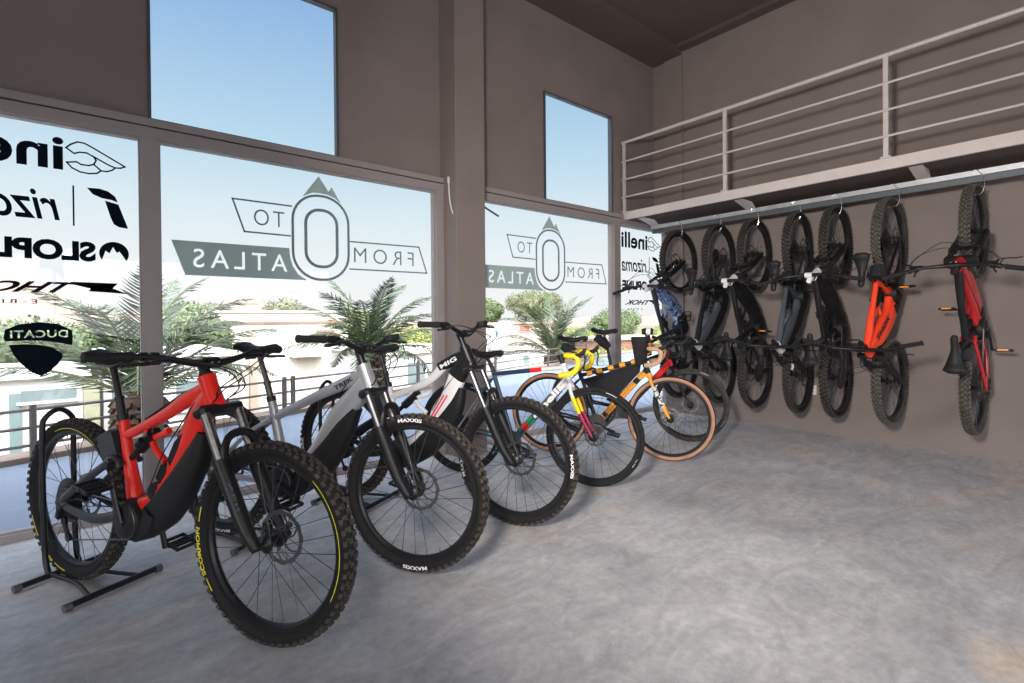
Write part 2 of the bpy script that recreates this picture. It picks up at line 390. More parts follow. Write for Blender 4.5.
# ------------------------------------------------------------------ windows and their cut-vinyl graphics
DY = 3.8435
def dpoly(mb, pts): return mb.prism(pts, DY-.0012, DY+.0012)
def dstroke(mb, pts, wd=.012, closed=False):
    P = [Vector((a, DY, b)) for a, b in pts]; n = len(P)
    L = [(P[i], P[(i+1) % n]) for i in range(n if closed else n-1)]
    for a, b in L:
        d = (b-a).normalized(); nn = Vector((-d.z, 0, d.x))*wd/2; e_ = d*wd/2*.9
        q = [a-e_+nn, b+e_+nn, b+e_-nn, a-e_-nn]; dpoly(mb, [(v.x, v.z) for v in q])
    return mb
def arc(cx, cz, r, a0, a1, n=10, rz=None):
    return [(cx+r*cos(R(a0+(a1-a0)*i/n)), cz+(rz or r)*sin(R(a0+(a1-a0)*i/n))) for i in range(n+1)]
def stadium(x0, x1, z0, z1, r, n=8):
    return arc(x1-r, z1-r, r, 0, 90, n)+arc(x0+r, z1-r, r, 90, 180, n)+arc(x0+r, z0+r, r, 180, 270, n)+arc(x1-r, z0+r, r, 270, 360, n)
def dtext(mb, s, xr, w, z0, hgt, dy=0., **kw):
    V, Fc = fit_text(s, w, hgt, **kw)
    return mb.add([(xr-v[0], DY-.002+dy, z0+v[1]) for v in V], Fc)
def dcut(mb, poly, s, xr, w, z0, hgt, dx=0., **kw):
    # a filled panel with letters cut out of it, so that the sky shows through them
    from mathutils.geometry import tessellate_polygon
    V, Fc = fit_text(s, w, hgt, **kw); key = {}; idx = []
    for v in V: idx.append(key.setdefault((round(v[0], 5), round(v[1], 5)), len(key)))
    pts = list(key); E_ = {}
    for f in Fc:
        g_ = [idx[i] for i in f]
        for a, b in zip(g_, g_[1:]+g_[:1]):
            if a != b: E_[frozenset((a, b))] = E_.get(frozenset((a, b)), 0)+1
    nb = {}
    for e_, c in E_.items():
        if c == 1:
            a, b = tuple(e_); nb.setdefault(a, []).append(b); nb.setdefault(b, []).append(a)
    loops = []; seen = set()
    for st in nb:
        if st in seen: continue
        L = [st]; seen.add(st)
        while True:
            nx = [q for q in nb[L[-1]] if q not in seen]
            if not nx: break
            L.append(nx[0]); seen.add(nx[0])
        if len(L) > 2: loops.append([(xr-pts[i][0], z0+pts[i][1]) for i in L])
    def inside(p, L):
        c = False
        for (x0, y0), (x1, y1) in zip(L, L[1:]+L[:1]):
            if (y0 > p[1]) != (y1 > p[1]) and p[0] < (x1-x0)*(p[1]-y0)/(y1-y0)+x0: c = not c
        return c
    outer = [L for L in loops if sum(inside(L[0], K) for K in loops if K is not L) % 2 == 0]
    inner = [L for L in loops if L not in outer]
    allp = [list(poly)]+outer; vl = [[Vector((a, b, 0)) for a, b in L] for L in allp]; flat = [p for L in allp for p in L]
    mb.add([(a, DY, b) for a, b in flat], [tuple(t) for t in tessellate_polygon(vl)])
    for L in inner: 
        t_ = tessellate_polygon([[Vector((a, b, 0)) for a, b in L]]); mb.add([(a, DY, b) for a, b in L], [tuple(q) for q in t_])
def window(name, x0, x1, z0, z1, fr=.008):
    mb = MB()
    for a, b, c, d in ((x0, x1, z0, z0+fr), (x0, x1, z1-fr, z1), (x0, x0+fr, z0+fr, z1-fr), (x1-fr, x1, z0+fr, z1-fr)): mb.box(((a+b)/2, 3.858, (c+d)/2), (b-a, .05, d-c))
    o = struct(name, mb, 'dark_steel' if z0 > 2 else 'frame_alu')
    MB().box(((x0+x1)/2, 3.862, (z0+z1)/2), (x1-x0-2*fr+.004, .006, z1-z0-2*fr+.004)).build('glass_pane', 'glass', o, smooth=False)
    return o
def dbuild(mb, name, m, par, label): tag(mb.build(name, m, par, smooth=False), label)
def brand_pane(o, dx):
    X = lambda L: [(a+dx, b) for a, b in L]
    mb = MB()                                                                                     # wing outline
    up = [(-.070, 2.172), (-.050, 2.195), (-.02, 2.215), (.010, 2.214), (.045, 2.197), (.197, 2.112), (.175, 2.100), (.150, 2.097), (.120, 2.108), (.050, 2.145), (.020, 2.160), (-.010, 2.158), (-.035, 2.146)]
    dstroke(mb, X(up), .008, True)
    dstroke(mb, X([(.050, 2.145), (.062, 2.125), (.052, 2.100), (.03, 2.089), (-.005, 2.088), (-.025, 2.100), (-.068, 2.090), (-.045, 2.062), (-.01, 2.045), (.03, 2.042), (.065, 2.050), (.085, 2.068), (.11, 2.068), (.135, 2.080), (.150, 2.097)]), .008)
    dstroke(mb, X([(.050, 2.100), (.085, 2.068)]), .008)
    dtext(mb, 'inelli', -.081+dx, .530, 2.040, .195, offset=.026, spacing=1.0)
    dbuild(mb, 'lettering', 'decal_black', o, 'bold dark wordmark with an outlined wing, reversed on the glass')
    mb = MB()
    dpoly(mb, X([(.019, 1.959), (.075, 1.962), (.115, 1.952), (.148, 1.925), (.160, 1.893), (.130, 1.903), (.085, 1.908), (.045, 1.925)]))
    dpoly(mb, X([(.100, 1.895), (.163, 1.880), (.208, 1.741), (.165, 1.745), (.140, 1.760), (.125, 1.80)]))
    dstroke(mb, X([(-.041, 1.958), (-.041, 1.735)]), .008)
    dtext(mb, 'rizoma', -.100+dx, .505, 1.752, .165, offset=.012, shear=.25)
    dbuild(mb, 'lettering', 'decal_black', o, 'slanted thin dark wordmark with a curved r emblem, reversed on the glass')
    mb = MB()
    dpoly(mb, X(arc(.14, 1.585, .070, -35, 215, 20)+[(.10, 1.60), (.118, 1.585), (.135, 1.625), (.152, 1.590), (.165, 1.60)]))
    dtext(mb, 'SLOPLINE', .055+dx, .655, 1.530, .115, offset=.05, spacing=1.0)
    dbuild(mb, 'lettering', 'decal_black', o, 'heavy dark wordmark with a round mountain emblem, reversed on the glass')
    mb = MB()
    dpoly(mb, X([(.155, 1.408), (.05, 1.403), (-.06, 1.410), (-.06, 1.398), (.05, 1.385), (.06, 1.372), (.13, 1.378), (.205, 1.346), (.11, 1.353), (.02, 1.358), (.03, 1.372), (.01, 1.385)][:12]))
    dtext(mb, 'THOK', -.02+dx, .54, 1.345, .062, offset=.03, shear=-.6)
    dtext(mb, 'E-BIKES', -.20+dx, .28, 1.283, .024, offset=.01, spacing=1.6)
    dbuild(mb, 'lettering', 'decal_black', o, 'wide slanted dark wordmark above tiny spaced letters, reversed on the glass')
def mountain_logo(o, dx):
    X = lambda L: [(a+dx, b) for a, b in L]
    mb = MB()
    dcut(mb, X([(.425, 1.697), (.498, 1.477), (1.262, 1.477), (1.20, 1.515), (1.160, 1.575), (1.142, 1.64), (1.138, 1.703)]), 'ATLAS', 1.122+dx, .58, 1.530, .122, offset=.004, spacing=1.4)
    dpoly(mb, X([(1.235, 2.092), (1.353, 2.258), (1.422, 2.158), (1.47, 2.112), (1.42, 2.128), (1.37, 2.133), (1.31, 2.130)][:7]))
    dpoly(mb, X([(1.425, 2.152), (1.450, 2.192), (1.520, 2.075), (1.478, 2.110)]))
    dbuild(mb, 'emblem', 'decal_teal', o, 'solid grey green banner with the letters ATLAS cut out, and mountain peaks')
    mb = MB()
    for a_, b_, c_, d_, r_, h_ in ((1.163, 1.578, 1.485, 2.112, .195, .009), (1.255, 1.488, 1.582, 2.006, .105, .011)):
        mb.ring2d(X(stadium(a_-h_, b_+h_, c_-h_, d_+h_, r_+h_)), X(stadium(a_+h_, b_-h_, c_+h_, d_-h_, r_-h_)), DY-.0012, DY+.0012)
    dstroke(mb, X([(1.155, 2.008), (.774, 2.008), (.845, 1.792), (1.145, 1.792)]), .011)
    dstroke(mb, X([(1.592, 1.792), (2.197, 1.800), (2.272, 1.582), (1.588, 1.578)]), .011)
    dtext(mb, 'TO', 1.105+dx, .20, 1.845, .112, offset=-.008, spacing=1.25)
    dtext(mb, 'FROM', 2.145+dx, .53, 1.632, .115, offset=-.008, spacing=1.5) if 0 else None
    dtext(mb, 'FROM', 2.145+dx, .525, 1.632, .118, offset=-.008, spacing=1.45)
    dbuild(mb, 'lettering', 'decal_line', o, 'thin outlined tabs reading FROM and TO round a tall letter O, reversed')
w1 = window('window_1', -2.3, .270, .04, 2.30); brand_pane(w1, 0.)
mb = MB()
dcut(mb, [(-.055, 1.047), (-.052, 1.095), (-.056, 1.134), (-.11, 1.168), (-.19, 1.181), (-.27, 1.170), (-.328, 1.140), (-.334, 1.10), (-.329, 1.078), (-.26, 1.080), (-.19, 1.078), (-.12, 1.066)], 'DUCATI', -.073, .235, 1.094, .042, offset=.02, spacing=1.08)
dpoly(mb, [(-.314, 1.058), (-.26, 1.060), (-.20, 1.055), (-.14, 1.038), (-.098, 1.000), (-.098, .978), (-.115, .945), (-.15, .905), (-.187, .880), (-.225, .905), (-.265, .95), (-.297, 1.005)])
dbuild(mb, 'emblem', 'decal_black', w1, 'black two piece shield emblem with the letters DUCATI cut out, reversed')
w2 = window('window_2', .365, 2.352, .04, 2.30); mountain_logo(w2, 0.)
w3 = window('window_3', 2.430, 4.785, .04, 2.30); mountain_logo(w3, 2.406)
w4 = window('window_4', 4.900, 5.90, .04, 2.30); brand_pane(w4, 5.575)
window('window_5', .314, 1.506, 2.42, 3.565, .016)
window('window_6', 3.692, 4.800, 2.42, 3.560, .016)

# ------------------------------------------------------------------ small things on the walls
mb = MB().tube([(2.412, 3.70, 2.375), (2.408, 3.69, 2.30), (2.410, 3.68, 2.20), (2.418, 3.67, 2.13), (2.425, 3.655, 2.085)], .0055, 8, smooth=5)
o = mb.build('loose_cable', 'white_ink'); tag(o, 'short white cable end hanging on the left face of the pillar', 'cable')
MB().box((2.416, 3.71, 2.385), (.018, .02, .05), bev=.003).build('cable_clip', 'paper', o)
mb = MB().tube([(2.760, 3.82, 2.290), (2.79, 3.76, 2.24), (2.845, 3.70, 2.18), (2.915, 3.64, 2.12)], .009, 8, smooth=5)
tag(mb.build('loose_cable', 'dark_steel'), 'dark stub of cable sticking out right of the pillar under the header', 'cable')
mb = MB().box((5.660, 1.995, .435), (.008, .085, .10), bev=.002)
tag(mb.build('wall_outlet', 'paper'), 'small pale square plate on the lower back wall between two hanging wheels', 'plate')

# ------------------------------------------------------------------ studio lamp behind the camera (mirrored in the left pane)
LP = Vector((-.12, .45, 1.80)); AIM = (Vector((5.5, 2.1, 1.65))-LP).normalized()
sbx = empty('softbox_lamp', (LP.x, LP.y, 0)); tag(sbx, 'black octagonal softbox lamp on a stand, mirrored in the leftmost pane', 'lamp')
hz = math.atan2(AIM.y, AIM.x); Q = Matrix.Rotation(hz, 3, 'Z') @ Matrix.Rotation(-math.asin(AIM.z), 3, 'Y')
MB().tube([(-.12, -.02, .55), (-.12, -.02, 1.78)], .013, 10).build('pole', 'black_alloy', sbx)
for a in (90, 210, 330): MB().tube([(-.12, -.02, .62), (-.12+.40*cos(R(a)), -.02+.40*sin(R(a)), .012)], .010, 8).build('leg', 'black_alloy', sbx)
for nm, pr, mm in (('lamp_shade', [(.0, -.24), (.045, -.24), (.05, -.16), (.07, -.12), (.205, -.01), (.21, .012), (.203, .012), (.195, -.004), (.0, -.10)], 'cordura'), ('diffuser', [(.0, .002), (.198, .002), (.198, -.002), (0, -.002)], 'lamp_white')):
    if mm == 'lamp_white': M['lamp_white'] = mat('lamp_white', (.9, .9, .9), .6, emit=((1.0, .95, .92), 22))
    o = MB().lathe(pr, 8, axis='x').build(nm, mm, sbx, (0, 0, LP.z), smooth=False); o.rotation_euler = Q.to_euler()
ld = bpy.data.lights.new('softbox_light', 'AREA'); ld.shape = 'DISK'; ld.size = .38; ld.energy = 72; ld.spread = R(112); ld.color = (1.0, .92, .86)
lo = bpy.data.objects.new('softbox_light', ld); link(lo, sbx); lo.location = Vector((0, 0, LP.z))+AIM*.02; lo.rotation_euler = AIM.to_track_quat('-Z', 'Y').to_euler()
struct('trim_12', MB().box((.45, -5.2, 2.70), (11.2, 1.0, .12)), 'stucco_white')                  # added slab out of view, keeps direct sun and high sky out
struct('trim_13', MB().box((-5.7, -.6, 2.70), (1.0, 7.4, .12)), 'stucco_white')  # matching unseen slab, added to cut high sky light at the side opening

# ================================================================== BICYCLES
CACHE = {}
def cached(key, fn):
    if key not in CACHE: CACHE[key] = fn()
    return CACHE[key]
def knobby_tire():
    mb = MB(); ro = .3625
    prof = [(.313, -.0135), (.322, -.024), (.334, -.0305), (.346, -.0300), (.356, -.022), (.3615, -.010), (ro, 0), (.3615, .010), (.356, .022), (.346, .0300), (.334, .0305), (.322, .024), (.313, .0135)]
    mb.lathe(prof, 72)
    for row, n, w_, l_, h_, off, tl in ((0, 58, .011, .019, .0050, .0080, 0), (0, 58, .011, .019, .0050, -.0080, .5), (1, 62, .012, .018, .0060, .0275, 0), (1, 62, .012, .018, .0060, -.0275, .5), (2, 62, .008, .012, .0042, .0185, .25), (2, 62, .008, .012, .0042, -.0185, .75)):
        for k in range(n):
            t = 2*pi*(k+tl)/n
            rr = {0: .3620, 1: .3515, 2: .3585}[row]; tilt = {0: 0, 1: .75, 2: .42}[row]*(1 if off > 0 else -1)
            rot = Matrix.Rotation(-t, 3, 'Y') @ Matrix.Rotation(tilt, 3, 'Z')
            c = Matrix.Rotation(-t, 3, 'Y') @ Vector((rr, off, 0))
            mb.box(c, (h_*2, w_, l_), rot, mi=1)
    return mb
def slick_tire(mis=None):
    mb = MB()
    prof = [(.313, -.011), (.320, -.018), (.332, -.0215), (.340, -.019), (.3465, -.010), (.348, 0), (.3465, .010), (.340, .019), (.332, .0215), (.320, .018), (.313, .011)]
    mb.lathe(prof, 72, mis=mis)
    for k in range(90):
        t = 2*pi*k/90
        for off in (-.0135, .0135):
            mb.box(Matrix.Rotation(-t, 3, 'Y') @ Vector((.3435, off, 0)), (.005, .006, .011), Matrix.Rotation(-t, 3, 'Y'))
    return mb
def rim_mb(w_=.015): return MB().lathe([(.292, -.006), (.300, -w_), (.316, -w_), (.318, -w_+.003), (.310, -w_+.005), (.310, w_-.005), (.318, w_-.003), (.316, w_), (.300, w_), (.292, .006)], 72, closed=True)
def spokes_mb():
    mb = MB()
    for k in range(28):
        t = 2*pi*k/28; s = 1 if k % 2 else -1; lead = R(62) if (k//2) % 2 else -R(62)
        a = (.029*cos(t+lead), s*.027, .029*sin(t+lead)); b = (.295*cos(t), s*.004, .295*sin(t))
        mb.tube([a, b], .0014, 5, cap=False)
        c = (.283*cos(t), s*.0045, .283*sin(t)); mb.tube([c, b], .0022, 5, cap=False)
    return mb
def hub_mb(rear): 
    p = [(.006, -.068), (.011, -.067), (.012, -.045), (.018, -.036), (.031, -.030), (.031, -.024), (.017, -.018), (.016, .018), (.031, .024), (.031, .030), (.018, .036), (.012, .045), (.011, .067), (.006, .068)]
    return MB().lathe([(0, -.068)]+p+[(0, .068)], 20)
def rotor_mb():
    mb = MB(); n = 48
    o_ = [(r*cos(2*pi*k/n), r*sin(2*pi*k/n)) for k in range(n) for r in [.100 + (.0025 if k % 4 < 2 else -.001)]]
    i_ = [(.084*cos(2*pi*k/n), .084*sin(2*pi*k/n)) for k in range(n)]
    mb.ring2d(o_, i_, .044, .046)
    for k in range(6):
        t = 2*pi*k/6; mb.tube([(.024*cos(t), .045, .024*sin(t)), (.060*cos(t+.25), .045, .060*sin(t+.25)), (.087*cos(t+.55), .045, .087*sin(t+.55))], .0035, 6, smooth=3)
    mb.ring2d([(.028*cos(2*pi*k/n), .028*sin(2*pi*k/n)) for k in range(n)], [(.016*cos(2*pi*k/n), .016*sin(2*pi*k/n)) for k in range(n)], .043, .047)
    return mb
def cog(mb, r, y, teeth, th=.002):
    o_ = []; i_ = []
    for k in range(teeth*2):
        t = 2*pi*k/(teeth*2); q = r+(.0022 if k % 2 else -.0022); o_.append((q*cos(t), q*sin(t))); i_.append((r*.80*cos(t), r*.80*sin(t)))
    return mb.ring2d(o_, i_, y-th/2, y+th/2)
def cassette_mb():
    mb = MB()
    for k in range(10): cog(mb, .026+.0082*k, -.064+k*.0037, 14+3*k, .0018)
    mb.lathe([(.0, -.066), (.02, -.066), (.022, -.03), (0, -.03)], 16)
    for k in range(5):
        t = 2*pi*k/5; mb.tube([(.02*cos(t), -.036, .02*sin(t)), (.082*cos(t), -.032, .082*sin(t))], .004, 5)
    return mb
def ring_text(s, r, h, a0, a1, y, flip=1, **kw):
    # text laid round the tyre wall of the bicycle's right side, from angle a0 to a1 (degrees)
    V, Fc = fit_text(s, 1., h, **kw)
    vs = []
    for q in V:
        a = R(a1+(a0-a1)*q[0]); rr = r+q[1]
        vs.append((rr*cos(a), y, rr*sin(a)))
    return vs, Fc
def mesh_of(key, fn, m): return cached(key, lambda: fn().mesh(key, m))
def wheel(root, name, hubpos, rear, kind, rz=None, ink=None, spin=0.):
    T = Vector(hubpos); o = inst(name, mesh_of('rim_'+kind[0], lambda: rim_mb(.015 if kind[0] == 'm' else .0125), 'black_alloy'), root, T, rz)
    if kind == 'mtb': tm = mesh_of('knobby', knobby_tire, ['black_rubber', 'tread_rubber'])
    elif kind == 'mtb_dusty': tm = mesh_of('knobby_dusty', knobby_tire, ['dusty_rubber', 'dusty_tread'])
    elif kind == 'gravel_tan': tm = mesh_of('tan_tire', lambda: slick_tire([1, 1, 1, 0, 0, 0, 0, 1, 1, 1]), ['black_rubber', 'tan_rubber'])
    elif kind == 'gravel_grey': tm = mesh_of('grey_tire', slick_tire, 'dusty_rubber')
    else: tm = mesh_of('black_tire', slick_tire, 'black_rubber')
    t = inst('tire', tm, o)
    if kind == 'gravel_tan': t['label'] = 'tyre with tan sidewall'
    inst('spokes', mesh_of('spokes', spokes_mb, 'steel_spoke'), o)
    inst('hub', mesh_of('hub', lambda: hub_mb(rear), 'black_alloy'), o)
    q_ = inst('brake_rotor', mesh_of('rotor', rotor_mb, 'rotor_steel'), o)
    if kind[0] == 'g': q_.scale = (.78, 1, .78)
    if rear: inst('cassette', mesh_of('cassette', cassette_mb, 'chain_steel'), o)
    if ink:
        for (s, m_, h_, a0, a1, r_, y_) in ink:
            mb = MB()
            if s:
                V, Fc = ring_text(s, r_, h_, a0, a1, y_, offset=.03); mb.add(V, Fc)
            else:
                n = 14; pts = [((r_)*cos(R(a0+(a1-a0)*k/n)), (r_)*sin(R(a0+(a1-a0)*k/n))) for k in range(n+1)]
                for k in range(n):
                    (x0, z0), (x1, z1) = pts[k], pts[k+1]; q = (r_+h_)/r_
                    mb.add([(x0, y_, z0), (x1, y_, z1), (x1*q, y_, z1*q), (x0*q, y_, z0*q)], [(0, 1, 2, 3)])
            mb.build('tire_lettering' if s else 'tire_stripe', m_, o, smooth=False)
    return o
def saddle_mb(): 
    mb = MB(); n = 14; m = 12; vs = []
    for i in range(n+1):
        u = i/n; x = -.135+.27*u
        wd = .073*(1-u)**.0 if u < .18 else .073
        wd = .022+.050*max(0, 1-(u/.62))**1.1 if u > .12 else .060+.012*(u/.12)
        z = .012*cos(u*pi*2)*.6+(.010 if u < .15 else 0)
        if i in (0, n): wd *= .55
        th = .020 if 0 < i < n else .010
        for k in range(m):
            t = 2*pi*k/m; c_, s_ = cos(t), sin(t)
            yy = wd*math.copysign(abs(c_)**.8, c_); zz = th*s_ if s_ > 0 else th*1.5*s_*(1-.3*abs(c_))
            vs.append((x, yy, z+zz-(.012*(abs(yy)/.07)**2)))
    f = []
    for i in range(n):
        for k in range(m): f.append((i*m+k, i*m+(k+1) % m, (i+1)*m+(k+1) % m, (i+1)*m+k))
    f += [tuple(range(m)), tuple(n*m+k for k in range(m-1, -1, -1))]
    return mb.add(vs, f)
def pedal_mb():
    mb = MB(); 
    mb.tube([(0, -.052, 0), (0, .058, 0)], .008, 8)
    for x in (-.048, .048): mb.box((x, 0, 0), (.010, .092, .016), bev=.003)
    for y in (-.044, .044): mb.box((0, y, 0), (.100, .010, .016), bev=.003)
    for x in (-.016, .016): mb.box((x, 0, 0), (.006, .088, .012))
    for x in (-.045, -.02, .02, .045):
        for y in (-.04, .04): mb.tube([(x, y, -.012), (x, y, .012)], .0018, 5)
    return mb
def cranks(root, bb, angle, ring_r=.075, length=.170, yq=.082, armm='black_alloy', refl=False, prot=12):
    b = Vector(bb)
    mb = MB().lathe([(0, -yq+.006), (.016, -yq+.006), (.018, -yq+.02), (.018, yq-.02), (.016, yq-.006), (0, yq-.006)], 16)
    o = mb.build('crankset', armm, root, b)
    cr = MB(); cog(cr, ring_r, -.060, 34, .003); cr.ring2d([(ring_r*.84*cos(2*pi*k/30), ring_r*.84*sin(2*pi*k/30)) for k in range(30)], [(.016*cos(2*pi*k/30), .016*sin(2*pi*k/30)) for k in range(30)], -.0625, -.0595)
    cr.build('chainring', 'chain_steel', o)
    for s in (-1, 1):
        a = R(angle)+(0 if s < 0 else pi); e_ = Vector((cos(a)*length, s*(yq+.006), sin(a)*length))
        MB().tube([(0, s*(yq-.008), 0), (e_.x*.5, s*(yq), e_.z*.5), e_], [.017, .013, .014], 8, r2=[.009, .008, .009], smooth=2, power=3.).build('crank_arm', armm, o)
        p = inst('pedal', mesh_of('pedal', pedal_mb, 'black_alloy'), o, e_+Vector((0, s*.066, 0)), (0, R(prot), 0))
        if refl:
            for x in (-.054, .054): pass
    return o, b
def chain(root, hub, bb, rr=.075, rc=.060):
    h = Vector(hub); b = Vector(bb); pts = []; y = -.058
    d = (b-h); base = math.atan2(d.z, d.x)
    for k in range(9): a = base+pi/2+k*pi/8; pts.append((h.x+rc*cos(a), y+.008, h.z+rc*sin(a)))
    # lower run through the derailleur
    pts += [(h.x+.02, y+.008, h.z-.115), (h.x+.055, y+.008, h.z-.165)]
    for k in range(9): a = base-pi/2+k*pi/8; pts.append((b.x+rr*cos(a), y-.002, b.z+rr*sin(a)))
    return MB().tube(pts, .0042, 6, r2=.0028, closed=True, up=(0, 1, 0)).build('chain', 'chain_steel', root)
def derailleur(root, hub):
    h = Vector(hub)
    mb = MB().box(h+Vector((.004, -.070, -.045)), (.028, .024, .055), Matrix.Rotation(R(20), 3, 'Y'), bev=.006)
    mb.tube([h+Vector((.0, -.070, 0)), h+Vector((.008, -.075, -.03))], .010, 8)
    mb.tube([h+Vector((.018, -.064, -.075)), h+Vector((.05, -.064, -.150))], .009, 8, r2=.006)
    for q in ((.020, -.08), (.05, -.150)): mb.lathe([(0, -.006), (.018, -.006), (.018, .006), (0, .006)], 12, h+Vector((q[0], -.060, q[1])))
    return mb.build('derailleur', 'black_alloy', root)
def flat_bar(width=.78, rise=.025, sweep=.065):
    pts = [(0, 0, 0)]
    w2 = width/2
    right = [(0, 0, 0), (0, .05, 0), (-.004, .13, rise*.5), (-.012, .20, rise), (-sweep*.7, w2-.08, rise+.006), (-sweep, w2, rise+.008)]
    left = [(x, -y, z) for x, y, z in right[:0:-1]]
    return left+right, right
def cockpit(root, ht, axis, mats, Smat, kind='flat', tape='black_plastic', width=.78, rise=.028, stemlen=.045, spacer=.035, yz=None, stem_m='black_alloy', cable=True):
    fwd = Vector((-axis.z*-1, 0, 0)) if 0 else Vector((axis.z, 0, -axis.x)); top = ht+axis*(spacer+.020)
    mb = MB().tube([ht+axis*.0, ht+axis*spacer], .0185, 14).tube([ht+axis*spacer, ht+axis*(spacer+.042)], .020, 14)
    c = top+fwd*stemlen
    mb.tube([top, c-fwd*.01], [.019, .017], 10, r2=[.021, .019]).tube([c+Vector((0, -.027, 0)), c+Vector((0, .027, 0))], .0225, 14)
    st = mb.build('stem', stem_m, root)
    for y in (-.014, .014): MB().tube([c+Vector((-.023, y, -.003)), c+Vector((.025, y, .003))], .004, 6).build('bolt', 'bright_steel', st)
    st.matrix_basis = Smat
    if kind == 'flat':
        pts, right = flat_bar(width, rise)
        hb = MB().tube([c+Vector(p) for p in pts], [.010, .0105, .012, .0155, .0155, .012, .0105, .010], 12, smooth=5).build('handlebar', 'black_alloy', root); hb.matrix_basis = Smat
        for s in (-1, 1):
            A = c+Vector((right[-2][0], s*right[-2][1], right[-2][2])); B = c+Vector((right[-1][0], s*right[-1][1], right[-1][2])); d = (B-A).normalized(); A2 = B-d*.135
            g = MB().tube([A2, A2+d*.006], .0185, 12).tube([A2+d*.006, B], .0155, 12).tube([B-d*.008, B+d*.002], .0180, 12)
            for k in range(9): g.tube([A2+d*(.014+k*.012), A2+d*(.020+k*.012)], .0164, 12)
            g.build('grip', 'cordura', hb)
            L = A2-d*.03
            m_ = MB().tube([L-d*.012, L+d*.012], .0165, 12).box(L+Vector((.03, 0, -.014)), (.045, .018, .018), Matrix.Rotation(R(20*s), 3, 'Z'), bev=.005)
            m_.tube([L+Vector((.038, -s*.015, -.014)), L+Vector((.050, s*.03, -.022)), L+Vector((.046, s*.075, -.022)), L+Vector((.052, s*.105, -.024))], [.008, .0065, .0055, .006], 8, r2=[.006, .004, .004, .004], smooth=3)
            m_.tube([L+Vector((.03, -s*.005, -.014)), L+Vector((.03, -s*.075, -.012))], .009, 8)
            m_.build('brake_lever', 'black_alloy', hb)
            sh = MB().box(L-d*.035+Vector((-.002, 0, -.020)), (.030, .036, .018), bev=.005).tube([L-d*.035+Vector((-.015, 0, -.025)), L-d*.02+Vector((-.045, 0, -.030))], .006, 6).tube([L-d*.035-d*.012, L-d*.035+d*.012], .0155, 10)
            sh.build('shifter', 'black_plastic', hb)
        if cable:
            dn = ht-axis*.10
            for s, o_, rr_ in ((1, .13, .05), (-1, .15, .07), (-1, .19, .03), (1, .17, .02)):
                L = c+Vector((.01, s*(.24+.02*rr_*10), rise-.01))
                p = [L, L+Vector((.07, -s*.06, .005)), c+Vector((o_, s*.06, -.02)), c+Vector((o_*.72, -s*.035, -.09)), dn+Vector((.045, -s*.03, .01)), dn+Vector((.0, -s*.026, -.02))]
                MB().tube(p, .0024, 6, smooth=6).build('cable', 'black_plastic', hb)
    else:
        pts = []
        def drop(s): return [(0, 0, 0), (0, s*.10, 0), (.003, s*.185, .002), (.030, s*.207, .002), (.078, s*.212, -.004), (.098, s*.216, -.045), (.080, s*.224, -.095), (.035, s*.232, -.120), (-.030, s*.238, -.128)]
        L_ = [c+Vector(p) for p in drop(-1)[:0:-1]]+[c+Vector(p) for p in drop(1)]
        hb = MB().tube([c+Vector((0, -.10, 0)), c+Vector((0, .10, 0))], .0150, 12).build('handlebar', 'black_alloy', root); hb.matrix_basis = Smat
        for s in (-1, 1):
            tt = MB().tube([c+Vector(p) for p in drop(s)[1:]], .0185, 12, smooth=6).build('bar_tape', tape, hb)
            q = c+Vector((.082, s*.213, -.0))
            m_ = MB().tube([q+Vector((-.03, 0, -.002)), q+Vector((.02, 0, .006)), q+Vector((.052, 0, .030)), q+Vector((.060, 0, .052))], [.014, .0155, .014, .010], 10, smooth=4)
            m_.tube([q+Vector((.050, 0, .020)), q+Vector((.062, s*.003, -.025)), q+Vector((.052, s*.006, -.075)), q+Vector((.060, s*.006, -.095))], .0055, 8, r2=.0085, smooth=4)
            m_.build('brake_lever', 'black_plastic', hb)
            if cable: MB().tube([q+Vector((.0, 0, -.01)), c+Vector((.11, s*.10, -.02)), c+Vector((.08, -s*.02, -.09)), ht-axis*.11+Vector((.03, -s*.012, 0))], .0023, 6, smooth=6).build('cable', 'black_plastic', hb)
    return c
def seat(root, top, sad, post_m='black_alloy', sad_m='black_plastic'):
    t = Vector(top); s = Vector(sad); d = (s-t)
    sp = MB().tube([t-d*.25, t+d*.28], .0165, 12).tube([t+d*.28, t+d*.34], .0195, 12).tube([t+d*.34, s-Vector((0, 0, .035))], .0140, 12)
    sp.box(s-Vector((0, 0, .035)), (.05, .03, .018), bev=.004)
    MB.build(sp, 'seatpost', post_m, root)
    o = inst('saddle', mesh_of('saddle_'+sad_m, saddle_mb, sad_m), root, s)
    r_ = MB()
    for y in (-.022, .022): r_.tube([(-.10, y*1.6, -.010), (-.05, y, -.032), (.04, y, -.032), (.10, y*.5, -.012)], .0035, 6, smooth=4)
    r_.build('saddle_rail', 'chain_steel', o)
def S_about(point, axis, ang):
    P = Matrix.Translation(point); return P @ Matrix.Rotation(ang, 4, axis) @ P.inverted()
def side_text(parent, name, s, a, b, hgt, y, m_, side=-1, **kw):
    # lettering on the flank of a tube between two points of the bicycle's side view
    V, Fc = fit_text(s, 1., hgt, **kw); a = Vector((a[0], 0, a[1])); b = Vector((b[0], 0, b[1])); d = (b-a); n = Vector((-d.z, 0, d.x)).normalized()
    if d.x < 0: n = -n
    vs = [a+d*q[0]+n*(q[1]-hgt/2)+Vector((0, side*y, 0)) for q in V]
    return MB().add(vs, Fc).build(name, m_, parent, smooth=False)

